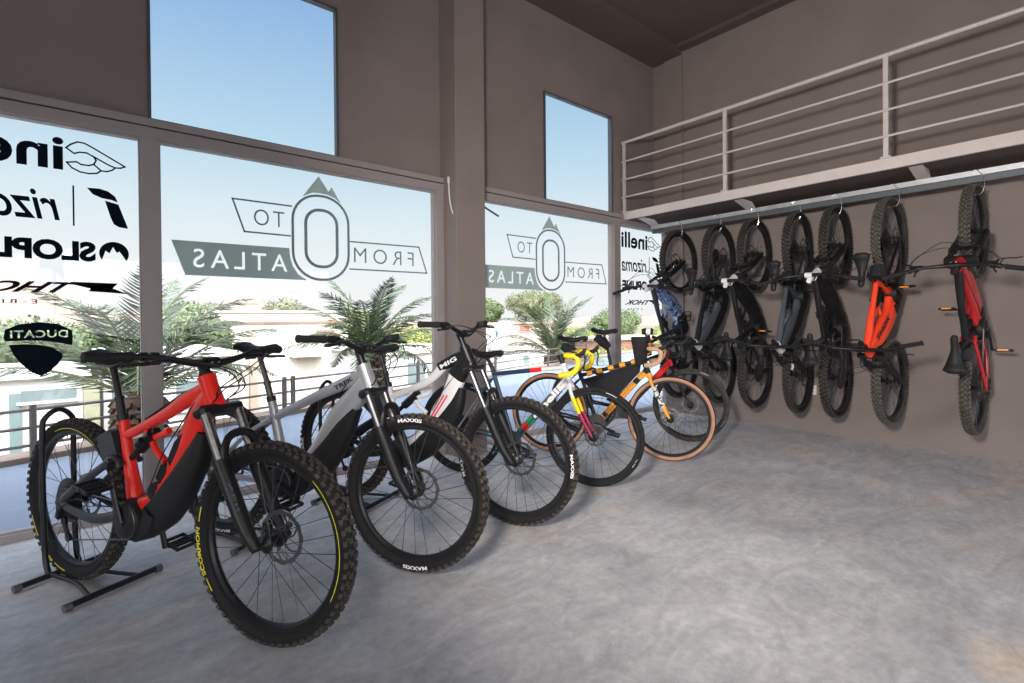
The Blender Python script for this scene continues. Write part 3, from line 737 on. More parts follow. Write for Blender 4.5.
# -------- mountain bikes
def mtb(name, label, cfg, group=None):
    g = lambda k, d=None: cfg.get(k, d)
    root = empty(name); tag(root, label, 'bicycle', group)
    WB = g('wb', 1.225); HR = .368
    rh = Vector((0, 0, HR)); fh = Vector((WB, 0, HR)); ha = g('ha', 65); ax = Vector((-cos(R(ha)), 0, sin(R(ha)))); fw = Vector((ax.z, 0, -ax.x))
    P0 = fh-fw*.044; FL = g('fork_len', .525); HB = P0+ax*FL; HT = HB+ax*.130
    Sm = S_about(P0, ax, R(g('steer', 0)))
    fr, fr2, fr3 = g('frame', 'red_paint'), g('frame2') or g('frame', 'red_paint'), g('rear', 'graphite')
    bb = Vector((.455, 0, .350))
    wr = wheel(root, 'rear_wheel', rh, True, g('tire', 'mtb'), ink=g('ink_r') or g('ink'))
    wf = wheel(root, 'front_wheel', fh, False, g('tire', 'mtb'), ink=g('ink'))
    wf.matrix_basis = Sm @ Matrix.Translation(fh)
    # fork
    cr = MB().box(HB-ax*.012+fw*.006, (.062, .188, .040), Matrix.Rotation(-R(90-ha), 3, 'Y'), bev=.012)
    mid = .30
    for s in (-1, 1):
        y = s*.071; f0 = fh-fw*.012+Vector((0, y, 0)); f1 = f0+ax*.30-fw*.0
        cr.tube([fh+Vector((0, y*.96, -.002)), f0+ax*.05+fw*.002, f0+ax*.13-fw*.008, f0+ax*.33-fw*.014], [.018, .023, .0265, .0285], 14, smooth=4)
        cr.tube([f0+ax*.33-fw*.014, f0+ax*.345-fw*.014], .030, 14)
    arch = [fh-fw*.018+ax*.31+Vector((0, -.071, 0)), fh+fw*.012+ax*.385+Vector((0, -.064, 0)), fh+fw*.022+ax*.418+Vector((0, -.03, 0)), fh+fw*.022+ax*.418+Vector((0, .03, 0)), fh+fw*.012+ax*.385+Vector((0, .064, 0)), fh-fw*.018+ax*.31+Vector((0, .071, 0))]
    cr.tube(arch, .011, 8, r2=.016, smooth=4)
    cr.tube([fh+Vector((0, -.085, 0)), fh+Vector((0, .085, 0))], .010, 10).box(fh+fw*-.055+ax*.045+Vector((0, .052, 0)), (.035, .022, .07), Matrix.Rotation(-R(25), 3, 'Y'), bev=.006)
    fk = cr.build('fork', g('fork', 'black_alloy'), root); fk.matrix_basis = Sm
    for s in (-1, 1):
        y = s*.071; a0 = fh-fw*.026+Vector((0, y, 0)); MB().tube([a0+ax*.33, a0+ax*(FL-.005)], .0175, 14).build('stanchion', g('stanchion', 'graphite'), fk)
    if g('fork_text'): side_text(fk, 'fork_lettering', g('fork_text'), (fh.x-.098, HR+.235), (fh.x-.050, HR+.135), .014, .0995, 'chrome', -1)
    # main frame
    def B(pts, hh, hw, name_, m_, par=root, n=16, power=2.7, sm=5):
        return MB().tube([(x, 0, z) for x, z in pts], hw, n, r2=hh, smooth=sm, power=power, up=(0, 1, 0)).build(name_, m_, par)
    d0 = HB+ax*.050
    frame = B([(d0.x+.005, d0.z+.01), (d0.x-.068, d0.z-.080), (.790, .690), (.690, .545), (.600, .445), (.50, .40)], [.038, .054, .056, .050, .046, .044], [.031, .035, .036, .036, .034, .034], 'frame', fr)
    ht = MB().tube([HB-ax*.004, HB+ax*.035, HB+ax*.09, HT], [.036, .034, .032, .034], 16).build('head_tube', g('head', fr2), frame)
    B([(HT.x+.012, HT.z-.045), (HT.x-.115, HT.z-.098), (.66, .805), (.50, .735), (.375, .688)] if not g('hardtail') else [(HT.x+.012, HT.z-.045), (HT.x-.115, HT.z-.098), (.64, .785), (.48, .715), (.355, .655)], [.030, .030, .024, .021, .020], [.024, .026, .022, .018, .018], 'top_tube', fr2, frame)
    ft, st0 = Vector((.352, 0, .765)), Vector((.425, 0, .44))
    B([(.352, .765), (.378, .66), (.405, .54), (.435, .41)], [.0195, .0205, .024, .034], [.0195, .020, .024, .03], 'seat_tube', fr2, frame)
    if not g('hardtail'):
        B([(.505, .735), (.545, .700), (.600, .705), (.66, .730)], .014, .012, 'frame_brace', fr, frame)
        B([(.53, .71), (.565, .655), (.635, .60)], .013, .012, 'frame_brace', fr, frame)
        sh = MB().tube([(.580, 0, .725), (.535, 0, .690)], .016, 12).tube([(.560, 0, .710), (.470, 0, .640)], .026, 14).tube([(.49, 0, .656), (.385, 0, .575)], .014, 12).tube([(.53, -.03, .688), (.50, -.03, .664)], .014, 10)
        sh.build('shock', 'black_alloy', root)
        lk = MB()
        for s in (-1, 1): lk.tube([(.405, s*.036, .575), (.350, s*.040, .600), (.290, s*.045, .560)], [.016, .013, .014], 8, r2=.006, smooth=3, up=(0, 1, 0)) if 0 else lk.tube([(.405, s*.036, .575), (.350, s*.040, .600), (.290, s*.045, .560)], .012, 8, smooth=3)
        lk.build('rocker_link', fr3, root)
        sa = MB()
        for s in (-1, 1):
            sa.tube([(.0, s*.066, HR), (.05, s*.064, .405), (.17, s*.056, .485), (.295, s*.046, .560), (.335, s*.040, .60)], [.016, .019, .019, .018, .014], 10, r2=[.008, .010, .011, .011, .01], smooth=4)
            sa.tube([(.0, s*.066, HR), (.08, s*.066, .350), (.22, s*.062, .330), (.33, s*.050, .345), (.42, s*.045, .375)], [.016, .018, .021, .022, .02], 10, r2=[.008, .010, .011, .012, .012], smooth=4)
            sa.lathe([(0, s*.058), (.022, s*.058), (.022, s*.074), (0, s*.074)], 14, (0, 0, HR))
        sa.tube([(.305, -.05, .56), (.305, .05, .56)], .018, 10)
        sa.build('swingarm', fr3, root)
        MB().box((.292, 0, .640), (.100, .085, .125), Matrix.Rotation(R(-22), 3, 'Y'), bev=.012).build('mudguard', 'graphite', root)
    else:
        sa = MB()
        for s in (-1, 1):
            sa.tube([(.0, s*.066, HR+.01), (.08, s*.060, .455), (.22, s*.042, .575), (.36, s*.018, .660)], [.012, .012, .012, .014], 10, smooth=4)
            sa.tube([(.0, s*.066, HR), (.10, s*.062, .355), (.28, s*.050, .345), (.43, s*.038, .37)], [.012, .014, .018, .022], 10, r2=.011, smooth=4)
        sa.tube([(.235, -.045, .575), (.235, .045, .575)], .011, 8)
        sa.build('rear_stays', fr2, frame)
    # battery and motor
    bt = g('battery', 'black_plastic')
    pts = [(.890+(d0.x-.943)*.5, .735+(d0.z-.87)*.5), (.835, .650), (.735, .515), (.640, .415), (.560, .355)]
    bc = MB().tube([(x, 0, z) for x, z in pts], [.030, .040, .044, .046, .044], 16, r2=[.020, .052, .072, .076, .068], smooth=4, power=3., up=(0, 1, 0)).build('battery_cover', bt, root)
    if g('nose'):
        MB().tube([(HT.x+.010, 0, HT.z-.046), (HT.x-.06, 0, HT.z-.070), (HT.x-.115, 0, HT.z-.098), (HT.x-.165, 0, HT.z-.126)], .0275, 16, r2=.0325, smooth=4, power=2.7, up=(0, 1, 0)).build('nose_cover', 'black_alloy', frame)
        MB().tube([(d0.x+.004, 0, d0.z+.008), (d0.x-.040, 0, d0.z-.040), (d0.x-.085, 0, d0.z-.105)], .0372, 16, r2=[.040, .055, .060], smooth=4, power=2.7, up=(0, 1, 0)).build('nose_cover', 'black_alloy', frame)
    if g('panels'):
        for s in (-1, 1):
            for P_ in ([(.790, .735), (.745, .700), (.700, .625), (.715, .600), (.760, .665)], [(.690, .610), (.660, .600), (.625, .545), (.650, .520), (.690, .570)], [(.635, .530), (.600, .520), (.565, .470), (.590, .450), (.630, .500)]):
                MB().prism(P_, s*.030, s*.0365).build('frame_panel', 'black_plastic', frame, smooth=False)
        MB().tube([(HT.x-.03, 0, HT.z-.040), (HT.x-.115, 0, HT.z-.072), (.66, 0, .835), (.52, 0, .768)], [.012, .019, .017, .012], 10, r2=[.006, .010, .008, .005], smooth=4, up=(0, 1, 0)).build('top_tube_cover', 'black_plastic', frame)
    if g('flash'):                                                                              # printed stripes on the down tube
        mb = MB()
        for s in (-1, 1):
            for k in (0, .022): mb.tube([(.80-k, s*.0372, .725), (.715-k, s*.0386, .60), (.650-k, s*.038, .515)], .0045, 4, r2=.0012, up=(1, 0, 0))
        mb.build('frame_stripe', 'red_ink', frame)
    mt = MB().lathe([(0, -.068), (.060, -.068), (.082, -.055), (.086, -.03), (.086, .03), (.080, .06), (.05, .068), (0, .068)], 28, bb)
    mt.tube([(.47, 0, .300), (.56, 0, .335), (.60, 0, .40)], .05, 12, r2=.055, smooth=3, power=3.)
    mt.build('motor', 'black_plastic', root)
    for q, (p, r_) in enumerate((((.345, -.052, .590), .009), ((.405, -.045, .575), .012), ((.395, -.055, .385), .013))):
        MB().lathe([(0, -.008), (r_, -.008), (r_, .004), (0, .004)], 12, p).build('pivot_bolt', 'chain_steel', root) if not g('hardtail') else None
    co, cb = cranks(root, bb, g('crank', -35), refl=g('reflector'), prot=g('pedal_rot', 12))
    if g('reflector'):
        for p in [c for c in co.children if c.name.startswith('pedal')]:
            MB().box((.056, 0, 0), (.006, .06, .012)).box((-.056, 0, 0), (.006, .06, .012)).build('reflector', 'amber_reflector', root).matrix_basis = Matrix.Translation(Vector(bb)+p.location) @ Matrix.Rotation(R(g('pedal_rot', 12)), 4, 'Y')
    chain(root, rh, bb); derailleur(root, rh)
    seat(root, (ft.x-.004, 0, ft.z), g('saddle_at', (.290, 0, 1.0)), g('post', 'black_alloy'), 'black_plastic')
    MB().tube([(ft.x+.004, 0, ft.z-.015), (ft.x-.004, 0, ft.z+.012)], .0235, 14).build('seat_clamp', 'black_alloy', root)
    c = cockpit(root, HT, ax, None, Sm, 'flat', width=g('bar', .80), rise=g('rise', .036), spacer=g('spacer', .045), stem_m=g('stem', 'black_alloy'))
    cap = MB().tube([HT, HT+ax*.012], .026, 14).build('headset_cap', 'black_alloy', root)
    if g('text'):
        for s in (-1, 1):
            a, b = (HT.x-.150, HT.z-.120), (HT.x-.040, HT.z-.064)
            if s > 0: a, b = b, a
            side_text(frame, 'frame_lettering', g('text'), a, b, g('text_h', .030), .0292, g('text_m', 'black_ink'), s, offset=.03)
    if g('tube_text'):
        for s in (-1, 1):
            a, b = (.645, .515), (.84, .79)
            side_text(frame, 'frame_lettering', g('tube_text'), a if s < 0 else b, b if s < 0 else a, .05, .040, 'black_ink', s, offset=.05)
    # brake caliper and dangling cables near the bottom bracket
    MB().box((.055, .052, .425), (.06, .026, .03), Matrix.Rotation(R(-30), 3, 'Y'), bev=.006).build('brake_caliper', 'black_alloy', root)
    MB().tube([(.86, -.03, .86), (.70, -.047, .66), (.60, -.05, .50), (.50, -.06, .44), (.36, -.064, .40), (.12, -.072, .40), (.0, -.078, .33)], .0024, 6, smooth=5).build('cable', 'black_plastic', root)
    return root
# -------- gravel bikes
def gravel(name, label, cfg):
    g = lambda k, d=None: cfg.get(k, d)
    root = empty(name); tag(root, label, 'bicycle')
    WB = 1.03; HR = .349
    rh = Vector((0, 0, HR)); fh = Vector((WB, 0, HR)); ax = Vector((-cos(R(71.5)), 0, sin(R(71.5)))); fw = Vector((ax.z, 0, -ax.x))
    P0 = fh-fw*.048; HB = P0+ax*.405; HT = HB+ax*g('head_len', .145); Sm = S_about(P0, ax, R(g('steer', 0)))
    wheel(root, 'rear_wheel', rh, True, g('tire', 'gravel'), ink=g('ink'))
    wf = wheel(root, 'front_wheel', fh, False, g('tire', 'gravel'), ink=g('ink')); wf.matrix_basis = Sm @ Matrix.Translation(fh)
    bb = Vector((.425, 0, .278)); sc = Vector(g('seat_top', (.262, 0, .80)))
    # fork in coloured bands
    segs = g('fork', [('black_alloy', 0, 1)]); fk = None
    for (m_, t0, t1) in segs:
        mb = MB()
        if t0 == 0: mb.tube([HB-ax*.0, HB-ax*.035], [.024, .030], 14, r2=[.024, .034]) 
        for s in (-1, 1):
            def pt(t):
                a = HB-ax*.022+Vector((0, s*.020, 0)); b = HB-ax*.10-fw*-.002+Vector((0, s*.048, 0)); c_ = fh+Vector((0, s*.052, .0))
                pp = catmull([a, b, b.lerp(c_, .5)-fw*.008, c_], 12); f = t*(len(pp)-1); k = min(int(f), len(pp)-2); return pp[k].lerp(pp[k+1], f-k)
            n = 8; mb.tube([pt(t0+(t1-t0)*k/n) for k in range(n+1)], [.019-.009*(t0+(t1-t0)*k/n) for k in range(n+1)], 12, r2=[.013-.005*(t0+(t1-t0)*k/n) for k in range(n+1)])
        if fk is None:
            mb.tube([pt(.02)*1., pt(.02)-Vector((0, 2*pt(.02).y, 0))], .012, 10)
            fk = mb.build('fork', m_, root); fk.matrix_basis = Sm
        else:
            if t1 == 1: mb.tube([fh+Vector((0, -.062, 0)), fh+Vector((0, .062, 0))], .009, 10)
            mb.build('fork_band', m_, fk)
    def T(a, b, r, name_, m_, par, r2=None): return MB().tube([a, b], r, 14, r2=r2).build(name_, m_, par)
    V3 = lambda x, z: Vector((x, 0, z))
    dA = HB+ax*.030; dB = bb
    dt = g('down', [('black_alloy', 0, 1)]); frame = None
    for m_, t0, t1 in dt:
        o = T(dA.lerp(dB, t0), dA.lerp(dB, t1), g('down_r', .0235), 'down_tube' if frame else 'frame', m_, frame or root, g('down_r', .0235)*.9)
        frame = frame or o
    T(HB, HT, [.0245, .022], 'head_tube', g('head', 'white_paint'), frame)
    tA = HT-ax*.028; tB = sc+Vector((.006, 0, -.035))
    for m_, t0, t1 in g('top', [('black_alloy', 0, 1)]): T(tA.lerp(tB, t0), tA.lerp(tB, t1), .0165, 'top_tube', m_, frame, .019)
    T(sc+Vector((-.004, 0, .012)), bb, .0165, 'seat_tube', g('seat_m', 'black_alloy'), frame)
    T(bb+Vector((0, -.04, 0)), bb+Vector((0, .04, 0)), .022, 'bottom_bracket', 'black_alloy', frame)
    for m_, t0, t1 in g('stay', [('black_alloy', 0, 1)]):
        mb = MB()
        for s in (-1, 1):
            a = sc+Vector((-.008, s*.018, -.07)); b = rh+Vector((0, s*.062, .0)); mb.tube([a.lerp(b, t0), a.lerp(b, t1)], .0085, 10)
        mb.build('seat_stay', m_, frame)
    for m_, t0, t1 in g('chainstay', [('black_alloy', 0, 1)]):
        mb = MB()
        for s in (-1, 1):
            a = bb+Vector((-.01, s*.03, 0)); b = rh+Vector((0, s*.062, 0)); mb.tube([a.lerp(b, t0), a.lerp(b, t1)], .0095, 10, r2=.012)
        mb.build('chain_stay', m_, frame)
    cranks(root, bb, g('crank', -20), .085, .172, .068); chain(root, rh, bb, .085, .045); derailleur(root, rh)
    seat(root, sc, (.215, 0, g('saddle_z', 1.0)), 'black_alloy', 'black_plastic')
    c = cockpit(root, HT, ax, None, Sm, 'drop', tape=g('tape', 'black_plastic'), stemlen=.085, spacer=.025)
    if g('tube_text'):
        a = dA.lerp(dB, .60); b = dA.lerp(dB, .12)
        for s in (-1, 1): side_text(frame, 'frame_lettering', g('tube_text'), (a.x, a.z) if s < 0 else (b.x, b.z), (b.x, b.z) if s < 0 else (a.x, a.z), .048, .0300, 'white_ink', s, offset=.04)
    if g('wraps'):                                                                              # coloured straps round the tubes
        for (a, b, ts, r_) in ((tA, tB, (.10, .28, .46, .64, .80), .0225), ):
            for t in ts: T(a.lerp(b, t), a.lerp(b, t+.085), r_, 'frame_wrap', 'orange_paint', frame)
        for t0, t1 in ((.05, .16), (.24, .55), (.64, .80), (.86, .93)): T(dA.lerp(dB, t0), dA.lerp(dB, t1), .0255, 'frame_wrap', 'orange_paint', frame)
    if g('bags'):
        t1, t2, t3, t4 = tA.lerp(tB, .04)-Vector((0, 0, .028)), tB+Vector((.03, 0, -.028)), tB.lerp(bb, .30)+Vector((.045, 0, 0)), dA.lerp(dB, .60)+Vector((-.01, 0, .03))
        t5 = dA.lerp(dB, .12)+Vector((-.01, 0, .032))
        fb = MB().prism([(p.x, p.z) for p in (t1, t2, t3, t4, t5)], -.028, .028); o = fb.build('frame_bag', 'cordura', root, smooth=False)
        MB().tube([t1+Vector((0, -.029, -.025)), t2+Vector((0, -.029, -.025))], .003, 6).build('zip', 'black_plastic', o)
        q = c+Vector((-.075, -.075, 0))
        hb = MB().tube([q+Vector((.010, 0, -.135)), q+Vector((.004, 0, -.12)), q+Vector((.0, 0, -.02)), q+Vector((-.004, 0, .085)), q+Vector((-.004, 0, .092))], [.036, .046, .056, .066, .062], 18, r2=[.036, .046, .058, .070, .066], power=3., up=(0, 1, 0))
        o = hb.build('handlebar_bag', 'cordura', root); o.matrix_basis = Sm
        for z_ in (-.06, .02): MB().tube([q+Vector((.05, .0, z_)), q+Vector((.075, .04, z_+.02)), c+Vector((0, -.05, .0))], .006, 6).build('strap', 'orange_paint', o)
        h0 = c+Vector((-.01, -.03, .135))
        hl = MB().lathe([(0, -.055), (.022, -.055), (.029, -.03), (.029, .025), (.022, .035), (0, .035)], 16, h0, 'x').tube([c+Vector((-.0, -.03, .0)), h0], .009, 8)
        o = hl.build('headlight', 'black_plastic', root); o.matrix_basis = Sm
        MB().tube([h0+Vector((-.02, 0, 0)), h0+Vector((.015, 0, 0))], .0300, 16).build('lamp_band', 'white_ink', o)
    if g('bags') or g('saddle_bag'): MB().tube([(.262, 0, g('saddle_z', 1.)-.17), (.20, 0, g('saddle_z', 1.)-.11), (.13, 0, g('saddle_z', 1.)-.055)], [.034, .050, .040], 14, r2=[.03, .042, .036], smooth=3, power=3.).build('saddle_bag', 'cordura', root)
    MB().tube([dA+Vector((0, -.024, .01)), dA.lerp(dB, .5)+Vector((0, -.026, .0)), bb+Vector((.02, -.03, .03)), bb+Vector((-.2, -.06, .04)), rh+Vector((.0, -.075, -.03))], .0022, 6, smooth=4).build('cable', 'black_plastic', root)
    return root

# -------- floor stand that holds the rear wheel
def stand(loc, rz, label):
    root = empty('bicycle_stand', loc, rz); tag(root, label, 'bicycle stand', 'black steel stands holding rear wheels')
    for x, s in ((-.10, .185), (.285, .185)):
        MB().tube([(x, -s, .019), (x, s, .019)], .013, 12).build('foot', 'black_alloy', root)
        for y in (-s, s): MB().tube([(x, y-.02*(1 if y > 0 else -1)*1, .0165), (x, y+.006*(1 if y > 0 else -1), .0165)], .0165, 12).build('end_cap', 'dark_steel', root)
    MB().tube([(-.115, -.060, .025), (-.14, -.060, .10), (-.15, -.060, .35), (-.15, -.060, .67), (-.148, -.048, .735), (-.145, 0, .768), (-.148, .048, .735), (-.15, .060, .67), (-.15, .060, .35), (-.14, .060, .10), (-.115, .060, .025)], .0115, 10, smooth=5).build('hoop', 'black_alloy', root)
    for s in (-1, 1):
        MB().tube([(-.115, s*.060, .024), (.0, s*.055, .022), (.12, s*.06, .022), (.285, s*.10, .020)], .009, 10, smooth=3).build('floor_bar', 'black_alloy', root)
    return root

YI = [('SCORPION', 'yellow_ink', .019, 177, 208, .328, -.0312), ('', 'yellow_ink', .0050, 163, 173, .332, -.0312), ('', 'yellow_ink', .0050, 210, 219, .332, -.0312), ('', 'yellow_ink', .0032, -28, 50, .3235, -.0262)]
YR = [('PIRELLI', 'yellow_ink', .016, 226, 244, .328, -.0312), ('', 'yellow_ink', .0050, 200, 218, .332, -.0312), ('', 'yellow_ink', .0050, 247, 262, .332, -.0312), ('', 'yellow_ink', .0032, 55, 112, .3235, -.0262)]
YI = [(s, m, h, -a0 if 0 else a0, a1, r, y) for s, m, h, a0, a1, r, y in YI]
WI = [('MAXXIS', 'white_ink', .018, 262, 283, .331, -.0312), ('MAXXIS', 'white_ink', .018, 82, 103, .331, -.0312)]
WI2 = [('MAXXIS', 'white_ink', .018, -10, 12, .331, -.0312), ('MAXXIS', 'white_ink', .020, 178, 200, .329, -.0312)]
WI3 = [('WTB', 'white_ink', .013, 325, 337, .3215, -.0200), ('', 'white_ink', .009, 60, 74, .3235, -.0200)]
def place(o, x, y, head): o.location = (x, y, 0); o.rotation_euler = (0, 0, R(head))
def by_front(x, y, head, wb): return (x-wb*cos(R(head)), y-wb*sin(R(head)), head)

b = mtb('electric_mountain_bike', 'bright red electric mountain bike nearest the camera, with black battery cover and yellow tyre lettering', dict(frame='red_paint', rear='graphite', steer=3, crank=100, rise=.030, spacer=.018, ha=64, fork_len=.550, panels=1, ink=YI, ink_r=YR, stanchion='rotor_steel', fork_text='ZEB', saddle_at=(.285, 0, 1.020)))
place(b, *by_front(.513, 1.984, -63.5, 1.225)); stand((-.034, 3.080, 0), R(-63.5), 'black tube stand under the rear wheel of the nearest red bike')
b = mtb('electric_mountain_bike', 'silver grey electric hardtail mountain bike standing second in the floor row', dict(frame='silver_paint', hardtail=1, head='silver_paint', battery='black_plastic', steer=4, crank=-20, ink=WI, rise=.045, ha=68, text_h=.022, stanchion='rotor_steel', text='TREK', post='chain_steel', stem='black_alloy', saddle_at=(.27, 0, 1.03)))
place(b, *by_front(1.176, 2.114, -61, 1.225)); stand((1.176-1.225*cos(R(-61)), 2.114-1.225*sin(R(-61)), 0), R(-61), 'black tube stand under the rear wheel of the silver grey bike')
b = mtb('electric_mountain_bike', 'black and white electric mountain bike with thin red stripes, third in the floor row', dict(frame='white_paint', frame2='white_paint', head='black_alloy', rear='black_alloy', flash=1, steer=0, crank=-60, ink=WI2, stanchion='chrome', text='MIG', rise=.050, spacer=.050, ha=66.5, fork_len=.590, text_m='white_ink', text_h=.026, nose=1))
place(b, *by_front(1.879, 2.206, -62.5, 1.225)); stand((1.879-1.225*cos(R(-62.5)), 2.206-1.225*sin(R(-62.5)), 0), R(-62.5), 'black tube stand under the rear wheel of the black and white bike')
b = gravel('gravel_bike', 'gravel bike with yellow bar tape and white, blue and red frame, black tyres', dict(tire='gravel', ink=WI3, fork=[('white_paint', 0, .34), ('yellow_paint', .34, .60), ('magenta_red', .60, 1)], head='white_paint',
    down_r=.029, down=[('white_paint', 0, .14), ('grey_blue_paint', .14, .62), ('green_paint', .62, .72), ('red_paint', .72, .80), ('teal_paint', .80, 1)], top=[('white_paint', 0, .30), ('red_paint', .30, .46), ('blue_paint', .46, 1)], seat_m='blue_paint',
    stay=[('teal_paint', 0, .28), ('yellow_paint', .28, .40), ('chrome', .40, 1)], chainstay=[('teal_paint', 0, .5), ('chain_steel', .5, 1)], tape='yellow_paint', tube_text='cinelli', saddle_z=.92, steer=0))
place(b, *by_front(2.723, 2.356, -61, 1.03))
b = gravel('gravel_bike', 'gravel bike with tan tyres, orange wrapped frame, black frame bag and handlebar bag', dict(tire='gravel_tan', seat_top=(.275, 0, .715), fork=[('orange_paint', 0, .38), ('splatter', .38, .76), ('orange_paint', .76, 1)], head='black_alloy', wraps=1, bags=1, tape='tan_tape', steer=0, head_len=.150, saddle_z=1.0,
    ink=[('VITTORIA', 'black_ink', .010, -20, 4, .3245, -.0204)]))
place(b, *by_front(3.678, 2.36, -60, 1.03))
b = gravel('gravel_bike', 'red gravel bike with grey tyres standing last in the floor row beside the wall', dict(tire='gravel_grey', seat_top=(.285, 0, .67), ink=WI3, fork=[('black_alloy', 0, 1)], head='red_paint', saddle_bag=1, down_r=.030, down=[('red_paint', 0, .45), ('magenta_red', .45, 1)], top=[('black_alloy', 0, 1)], seat_m='black_alloy', steer=0, saddle_z=1.05, head_len=.16))
place(b, *by_front(4.399, 2.606, -61, 1.03))

# -------- bicycles hanging on the back wall
def hang(o, y, nose_up, zlow=.612, wb=1.215, yaw=0., xw=XB-.004, lean=0.):
    if nose_up: Mx = Matrix(((0, 0, -1), (0, 1, 0), (1, 0, 0))); o_ = Vector((xw, y, zlow))
    else: Mx = Matrix(((0, 0, -1), (0, -1, 0), (-1, 0, 0))); o_ = Vector((xw, y, zlow+wb))
    Rm = Matrix.Translation((xw, y, 0)) @ Matrix.Rotation(R(yaw), 4, 'Z') @ Matrix.Translation((-xw, -y, 0))
    o.matrix_basis = Rm @ (Matrix.Translation(o_) @ Mx.to_4x4())
HG = 'bicycles hanging upright on the back wall'
HC = [
 (3.27, 1, 0, 'mountain bike hung nose up in the corner, with blue and white camouflage frame', dict(frame='camo', frame2='graphite', battery='camo', head='white_paint', rear='graphite', crank=40, stem='white_paint')),
 (2.80, 0, 3, 'mountain bike hung nose down, grey blue down tube, second from the window corner', dict(frame='grey_blue_paint', battery='black_plastic', head='white_paint', rear='graphite', crank=-40, frame2='black_alloy')),
 (2.40, 1, 1, 'black mountain bike hung nose up with white head tube, third from the window corner', dict(frame='black_alloy', battery='black_plastic', head='white_paint', rear='graphite', crank=100, pedal_rot=95, reflector=1, stem='white_paint')),
 (2.000, 0, 3, 'mountain bike hung nose down, slate grey tubes, middle of the wall row', dict(frame='grey_blue_paint', battery='black_plastic', head='white_paint', rear='graphite', crank=-60)),
 (1.655, 1, 0, 'black mountain bike hung nose up with white stem, just left of the orange red one', dict(frame='black_alloy', battery='black_plastic', head='white_paint', rear='graphite', crank=150, stem='white_paint')),
 (1.225, 0, -3.5, 'orange red mountain bike hung nose down with black frame lettering', dict(frame='orange_red_paint', battery='orange_red_paint', rear='black_alloy', crank=-75, pedal_rot=95, reflector=1, tire='mtb_dusty', tube_text='THOK', ink=YI[3:4])),
 (.695, 1, -2, 'red mountain bike hung nose up at the right end of the wall', dict(frame='deep_red_paint', frame2='black_alloy', head='deep_red_paint', rear='deep_red_paint', battery='deep_red_paint', pedal_rot=95, crank=200, reflector=1, tire='mtb_dusty', hardtail=0)),
]
for y, up_, yaw, lab, cfg in HC:
    o = mtb('mountain_bike', lab, dict(cfg, wb=1.215)); hang(o, y, up_, yaw=yaw)
hk = None
names = ('camouflage', 'second', 'third', 'middle', 'black one left of the orange red', 'orange red', 'rightmost red')
hl = ('metal hook holding the camouflage bike in the window corner', 'metal hook over the top wheel second from the window corner', 'metal hook over the top wheel third from the window corner', 'metal hook over the top wheel in the middle of the wall row', 'metal hook holding the black bike left of the orange red one', 'metal hook holding the dusty top wheel of the orange red bike', 'metal hook holding the rightmost hanging red bike')
for i, (y, *_r) in enumerate(HC):
    mb = MB().tube([(0, .030, .085), (0, .022, .102), (0, 0, .106), (0, -.014, .085), (0, -.036, .05), (0, -.044, -.02), (0, -.030, -.075), (0, -.004, -.086), (0, .022, -.080)], .0032, 8, smooth=5)
    x_ = XB-.004-.368; zt_ = .612+1.215+.368
    o = mb.build('bicycle_hook', 'bright_steel', None, (x_-.0, y, zt_+.002)); tag(o, hl[i], 'hook', 'hooks on the hanging rail')
MB_TAG = MB().tube([(0, 0, .03), (.0, .008, 0), (0, .0, -.03), (0, .012, -.06)], .004, 4, r2=.010, smooth=3)
tag(MB_TAG.build('paper_tag', 'paper', None, (5.02, 1.93, .745)), 'curled white paper tag hanging from the middle bike bars', 'tag')

# ================================================================== OUTSIDE THE WINDOWS
def ry(x): return 5.88+.33*(x+.35)                     # line of the terrace railing
mb = MB().prism([(-8, 3.95), (16, 3.95), (16, ry(16)+.35), (-8, ry(-8)+.35)][0:4], -.25, -.004, 'z')
struct('terrace_floor', mb, 'terrace')
struct('terrace_kerb', MB().prism([(-5, ry(-5)+.05), (16, ry(16)+.05), (16, ry(16)+.36), (-5, ry(-5)+.36)], -.25, .045, 'z'), 'kerb')
struct('building_base', MB().box((2, -2, -2.0), (20, 12.2, 3.6)), 'stucco_white')
struct('ground', MB().box((150, 250, -3.6), (1400, 620, .4)), 'soil')
struct('street', MB().box((0, -26, -.35), (120, 38, .4)), 'asphalt')
rt = empty('terrace_railing', (0, ry(0), .04)); tag(rt, 'low brown steel railing with three bars along the terrace edge', 'railing')
rt.rotation_euler = (0, 0, math.atan(.33))
for x in (-2.6, -.36, 1.98, 2.10, 4.4, 6.7, 9.0, 11.3):
    MB().box((x, 0, .225), (.04, .04, .45)).build('post', 'rail_steel', rt)
for z in (.11, .26, .41): MB().tube([(-4.5, 0, z), (14, 0, z)], .013, 8).build('rail', 'rail_steel', rt)

def frond(az, el, L, droop, n=46, wid=.34, seed=0):
    rnd = random.Random(seed); mb = MB(); P = []
    d = Vector((cos(az), sin(az), 0))
    for i in range(15):
        t = i/14; e_ = el-droop*t*t; 
        P.append((P[-1]+(d*cos(e_)+Vector((0, 0, 1))*sin(e_))*(L/14)) if P else Vector((0, 0, 0)))
    mb.tube(P, [.020, .012, .004], 6)
    side = Vector((-d.y, d.x, 0))
    for k in range(n):
        t = .12+.87*k/n; f = t*14; i = min(int(f), 13); p = P[i].lerp(P[i+1], f-i); tg = (P[i+1]-P[i]).normalized(); up = side.cross(tg)
        l = wid*(math.sin(pi*min(1, t*.93+.10))**.6)*rnd.uniform(.85, 1.1)
        for s in (-1, 1):
            dr = (side*s*.72+tg*.75+up*rnd.uniform(-.1, .55)).normalized(); w_ = tg*.014
            q = p+dr*l; mid = p+dr*l*.5+up*.01
            mb.add([p-w_*.6, mid-w_, q, mid+w_, p+w_*.6], [(0, 1, 2, 3, 4)], 1)
    return mb
